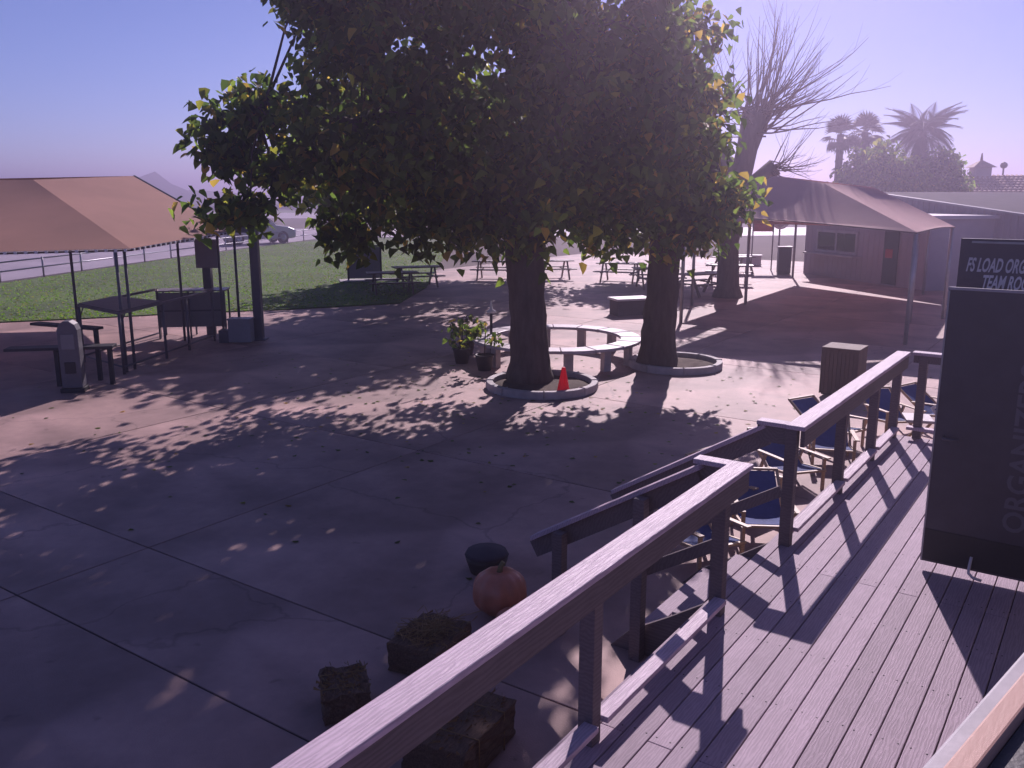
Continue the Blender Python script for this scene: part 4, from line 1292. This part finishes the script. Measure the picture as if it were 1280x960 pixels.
for (a, b_, rz, lab) in ((7.65, 3.05, 150, 'blue sling chair nearest the stair'), (8.5, 2.75, 120, 'blue sling chair second from the stair, close to the deck'), (9.2, 3.2, 165, 'blue sling chair in the tree-shadowed gap past the second chair'), (10.4, 3.05, 140, 'blue sling chair halfway along the far railing'),
                        (11.6, 2.9, 110, 'blue sling chair near the deck end corner'), (12.5, 3.1, 155, 'blue sling chair just beyond the end railing'), (13.6, 2.55, 130, 'blue sling chair second beyond the end railing'), (14.4, 2.0, 160, 'farthest blue sling chair by the door edge')):
    sling_chair(lab, dk(a, b_), DROT + rad(rz))
for (a, b_, rz, lab) in ((12.9, 2.1, 20, 'small pale folding stool beyond the end railing'), (13.4, 1.6, -15, 'pale folding stool beside the black door edge')):
    t = thing('folding_stool', lab, 'stool', dk(a, b_), DROT + rad(rz), 'pale folding stools past the deck end')
    MB().box(-.22, .22, -.18, .18, .42, .46).build('seat', M['counter'], t, bevel=.01)
    for s in (-1, 1):
        MB().obox((s * .2, -.16, 0), (s * .2, .14, .42), .03, .03).build('leg', M['tan_wood'], t)
        MB().obox((s * .16, .16, 0), (s * .16, -.14, .42), .03, .03).build('leg', M['tan_wood'], t)
lp = deck_root('pipe_loop', 'bent white pipe loop standing at the far deck end', 'pipe rail')
MB().tube([(11.75, 0.8, .95), (11.75, 1.5, .95), (11.72, 1.68, .93), (11.68, 1.75, .88), (11.64, 1.7, .83), (11.62, 1.5, .80), (11.6, 0.8, .78)], .022, 8).build('loop', M['white'], lp)
for y in (1.0, 1.55):
    MB().tube([(11.75, y, 0), (11.75, y, .95)], .022, 8).build('leg', M['steel_pale'], lp)

# autumn display under the near railing
def bale(a, b_, z, rz, lab, s=(1, 1, 1)):
    t = thing('hay_bale', lab, 'hay bale', dk(a, b_, z), DROT + rad(rz), 'hay bales of the autumn display')
    bmsh = bmesh.new()
    bmesh.ops.create_cube(bmsh, size=1)
    bmesh.ops.subdivide_edges(bmsh, edges=bmsh.edges[:], cuts=7, use_grid_fill=True)
    for v in bmsh.verts:
        n = v.co.normalized()
        v.co = Vector((v.co.x * .9 * s[0], v.co.y * .45 * s[1], (v.co.z + .5) * .38 * s[2]))
        v.co += Vector((random.gauss(0, .008), random.gauss(0, .008), random.gauss(0, .006)))
        v.co.z = max(0, v.co.z)
    me = bpy.data.meshes.new('bale'); bmsh.to_mesh(me); bmsh.free(); me.materials.append(M['hay'])
    link('bale', me, t, .02)
    for y in (-.22, .22):
        c = y * s[0]
        hx, hz = .228 * s[1], .386 * s[2]
        MB().tube([(c, -hx, 0), (c, -hx, hz), (c, hx, hz), (c, hx, 0)], .005, 4).build('twine', M['straw'], t)
    st_ = MB()
    for k in range(170):
        x, y = random.uniform(-.45, .45) * s[0], random.uniform(-.225, .225) * s[1]
        z_ = .38 * s[2]
        dx, dy = random.gauss(0, .05), random.gauss(0, .03)
        st_.add([(x, y, z_), (x + dx, y + dy, z_ + random.uniform(.004, .03)), (x + dx, y + dy + .004, z_ + .004)], [(0, 1, 2)])
    o = st_.build('straw', M['straw'], t); o['kind'] = 'stuff'
bale(3.86, 4.08, 0, 50, 'small dark hay bale farthest from the railing beside the concrete joint', (.42, .7, .55))
bale(4.68, 4.0, 0, 10, 'low hay bale with loose straw on top, left of the big pumpkin', (.6, .95, .62))
bale(3.9, 3.1, 0, 8, 'hay bale under the railing nearest the camera', (.75, 1, .7))

def pumpkin(a, b_, z, r, lab, mat='pumpkin', name='pumpkin', sq=.86):
    t = thing(name, lab, 'pumpkin', dk(a, b_, z), random.uniform(0, 6), 'pumpkins of the autumn display')
    pr = []
    for i in range(13):
        th = math.pi * i / 12
        pr.append((max(.015, r * math.sin(th) ** .8), r * sq * (1 - math.cos(th)) - (0.10 * r if i == 12 else 0)))
    MB().lathe(pr, 48, lobes=10, lob=.045).build('body', M[mat], t)
    MB().tube([(0, 0, 2 * r * sq - .12 * r), (.01, 0, 2 * r * sq + .12 * r), (.05 * r + .02, .01, 2 * r * sq + .28 * r)], [.12 * r, .09 * r, .1 * r], 7).build('stem', M['stem'], t)
pumpkin(5.62, 4.02, 0, .23, 'big orange pumpkin on the concrete left of the railing')
pumpkin(5.36, 3.72, 0, .13, 'smaller orange pumpkin tucked against the big one')
pumpkin(4.95, 2.75, .0, .06, 'tiny pale gourd just below the railing', 'pumpkin_pale', 'gourd')

pl = MB()
for k in range(220):
    a, b_ = 4.68 + random.gauss(0, .12), 4.0 + random.gauss(0, .08)
    t = random.uniform(0, 6.28); l = random.uniform(.05, .16); z = .245 + random.uniform(0, .05)
    x, y, _ = dk(a, b_)
    pl.tube([(x, y, z), (x + l * math.cos(t), y + l * math.sin(t), z + random.uniform(-.01, .04))], .003, 3, cap=False)
o = pl.build('loose_straw', M['straw']); o['kind'] = 'stuff'
tag(o, 'loose straw scattered on the bale left of the pumpkin', 'straw')
tb2 = thing('trash_bin', 'low dark round bin standing behind the big pumpkin', 'bin', dk(6.25, 4.62), 0.4)
MB().lathe([(.16, 0), (.2, .12), (.2, .16)], 16).build('body', M['black'], tb2)
MB().lathe([(.21, .163), (.19, .2), (.03, .22)], 16).build('lid', M['canvas_dark'], tb2)

# fallen leaves under the trees
n = 520
P = np.stack([RNG.normal(0.5, 4.0, n), RNG.normal(14.5, 3.5, n), np.full(n, .02)], 1)
sel = (np.abs(P[:, 0]) < 9) & (P[:, 1] > 7)
P = P[sel]
lf = leaves_mesh('fallen_leaves', P, .075, leaf_cols(len(P), None, .5), droop=.0)
co = np.empty(len(lf.vertices) * 3, dtype=np.float32); lf.vertices.foreach_get('co', co); co = co.reshape(-1, 3)
co[:, 2] = .004 + np.abs(co[:, 2] - .02) * .35
lf.vertices.foreach_set('co', co.ravel())
fl = link('fallen_leaves', lf); fl['kind'] = 'stuff'
tag(fl, 'dry fallen leaves scattered on the concrete under the trees', 'leaves')

# ================================================================ CAR
car = thing('parked_car', 'silver estate car parked on the roadway beyond the lawn', 'car', (-17.7, 61.6, 0.0), rad(38), scale=(1.15, 1.08, 1.24))
prof = [(-2.2, .34), (-2.24, .62), (-2.18, .98), (-1.95, 1.06), (-1.75, 1.08), (0.95, 1.04), (1.75, .92), (2.15, .78), (2.24, .55), (2.2, .32), (1.78, .27), (-1.8, .27)]
cm = MB().prism_y(prof, -.86, .86)
cm.build('body', M['car_paint'], car, bevel=.07)
gh = [(-2.02, 1.05), (-1.72, 1.50), (-1.3, 1.60), (-.1, 1.61), (.35, 1.52), (1.05, 1.045)]
gb = MB()
n = len(gh)
gb.add([(x, -.80 + (.17 if z > 1.2 else 0), z) for x, z in gh] + [(x, .80 - (.17 if z > 1.2 else 0), z) for x, z in gh],
       [tuple(range(n)), tuple(reversed(range(n, 2 * n)))] + [(i, n + i, n + (i + 1) % n, (i + 1) % n) for i in range(n)])
gb.build('cabin', M['car_paint'], car, bevel=.05)
for s in (-1, 1):
    for (x0, x1, xt0, xt1) in ((-1.80, -1.05, -1.60, -1.05), (-.98, -.12, -.98, -.12), (-.05, .86, -.05, .30)):
        y0, y1 = s * .80, s * .668
        MB().add([(x0, y0, 1.10), (x1, y0, 1.10), (xt1, y1, 1.50), (xt0, y1, 1.50), (x0, y0 * .97, 1.10), (x1, y0 * .97, 1.10), (xt1, y1 * .97, 1.50), (xt0, y1 * .97, 1.50)],
                 [(0, 1, 2, 3), (7, 6, 5, 4), (0, 4, 5, 1), (1, 5, 6, 2), (2, 6, 7, 3), (3, 7, 4, 0)]).build('side_window', M['glass'], car)
    MB().box(2.05, 2.245, s * .62 - .16, s * .62 + .16, .62, .76).build('headlight', M['lamp_glass'], car, bevel=.02)
    MB().box(-2.26, -2.12, s * .7 - .1, s * .7 + .1, .72, .98).build('tail_light', M['tail'], car, bevel=.02)
    MB().box(.55, .75, s * .9 - .06, s * .9 + .06, 1.05, 1.17).build('mirror', M['car_paint'], car, bevel=.02)
    MB().box(-1.5, .1, s * .55 - .02, s * .55 + .02, 1.625, 1.66).build('roof_rail', M['black'], car)
MB().add([(.40, -.6, 1.50), (.40, .6, 1.50), (1.06, .72, 1.07), (1.06, -.72, 1.07)], [(0, 1, 2, 3)]).build('windscreen', M['glass'], car, loc=(.02, 0, .015))
for x in (-1.38, 1.38):
    for s in (-1, 1):
        wl = MB().lathe([(.2, -.1), (.33, -.1), (.345, -.06), (.345, .06), (.33, .1), (.2, .1)], 22).build('wheel', M['tyre'], car, loc=(x, s * .80, .345), rot=(rad(90), 0, 0))
        MB().lathe([(.2, -.105), (.06, -.115), (.06, .115), (.2, .105)], 14).build('rim', M['rim'], wl)

# ================================================================ HAZE
hz = MB().box(-1600, 1600, -310, 1600, -1.2, 12.0)
m = bpy.data.materials.new('haze')
m.use_nodes = True
nt = m.node_tree
nt.nodes.clear()
out = nt.nodes.new('ShaderNodeOutputMaterial')
pv = nt.nodes.new('ShaderNodeVolumePrincipled')
pv.inputs['Color'].default_value = (0.90, 0.76, 1.0, 1)
pv.inputs['Density'].default_value = HAZE_DENSITY
pv.inputs['Anisotropy'].default_value = 0.78
nt.links.new(pv.outputs[0], out.inputs['Volume'])
h = hz.build('haze', m)
h['kind'] = 'stuff'
tag(h, 'thin pale haze in the air over the whole place', 'haze')
h.display_type = 'BOUNDS'
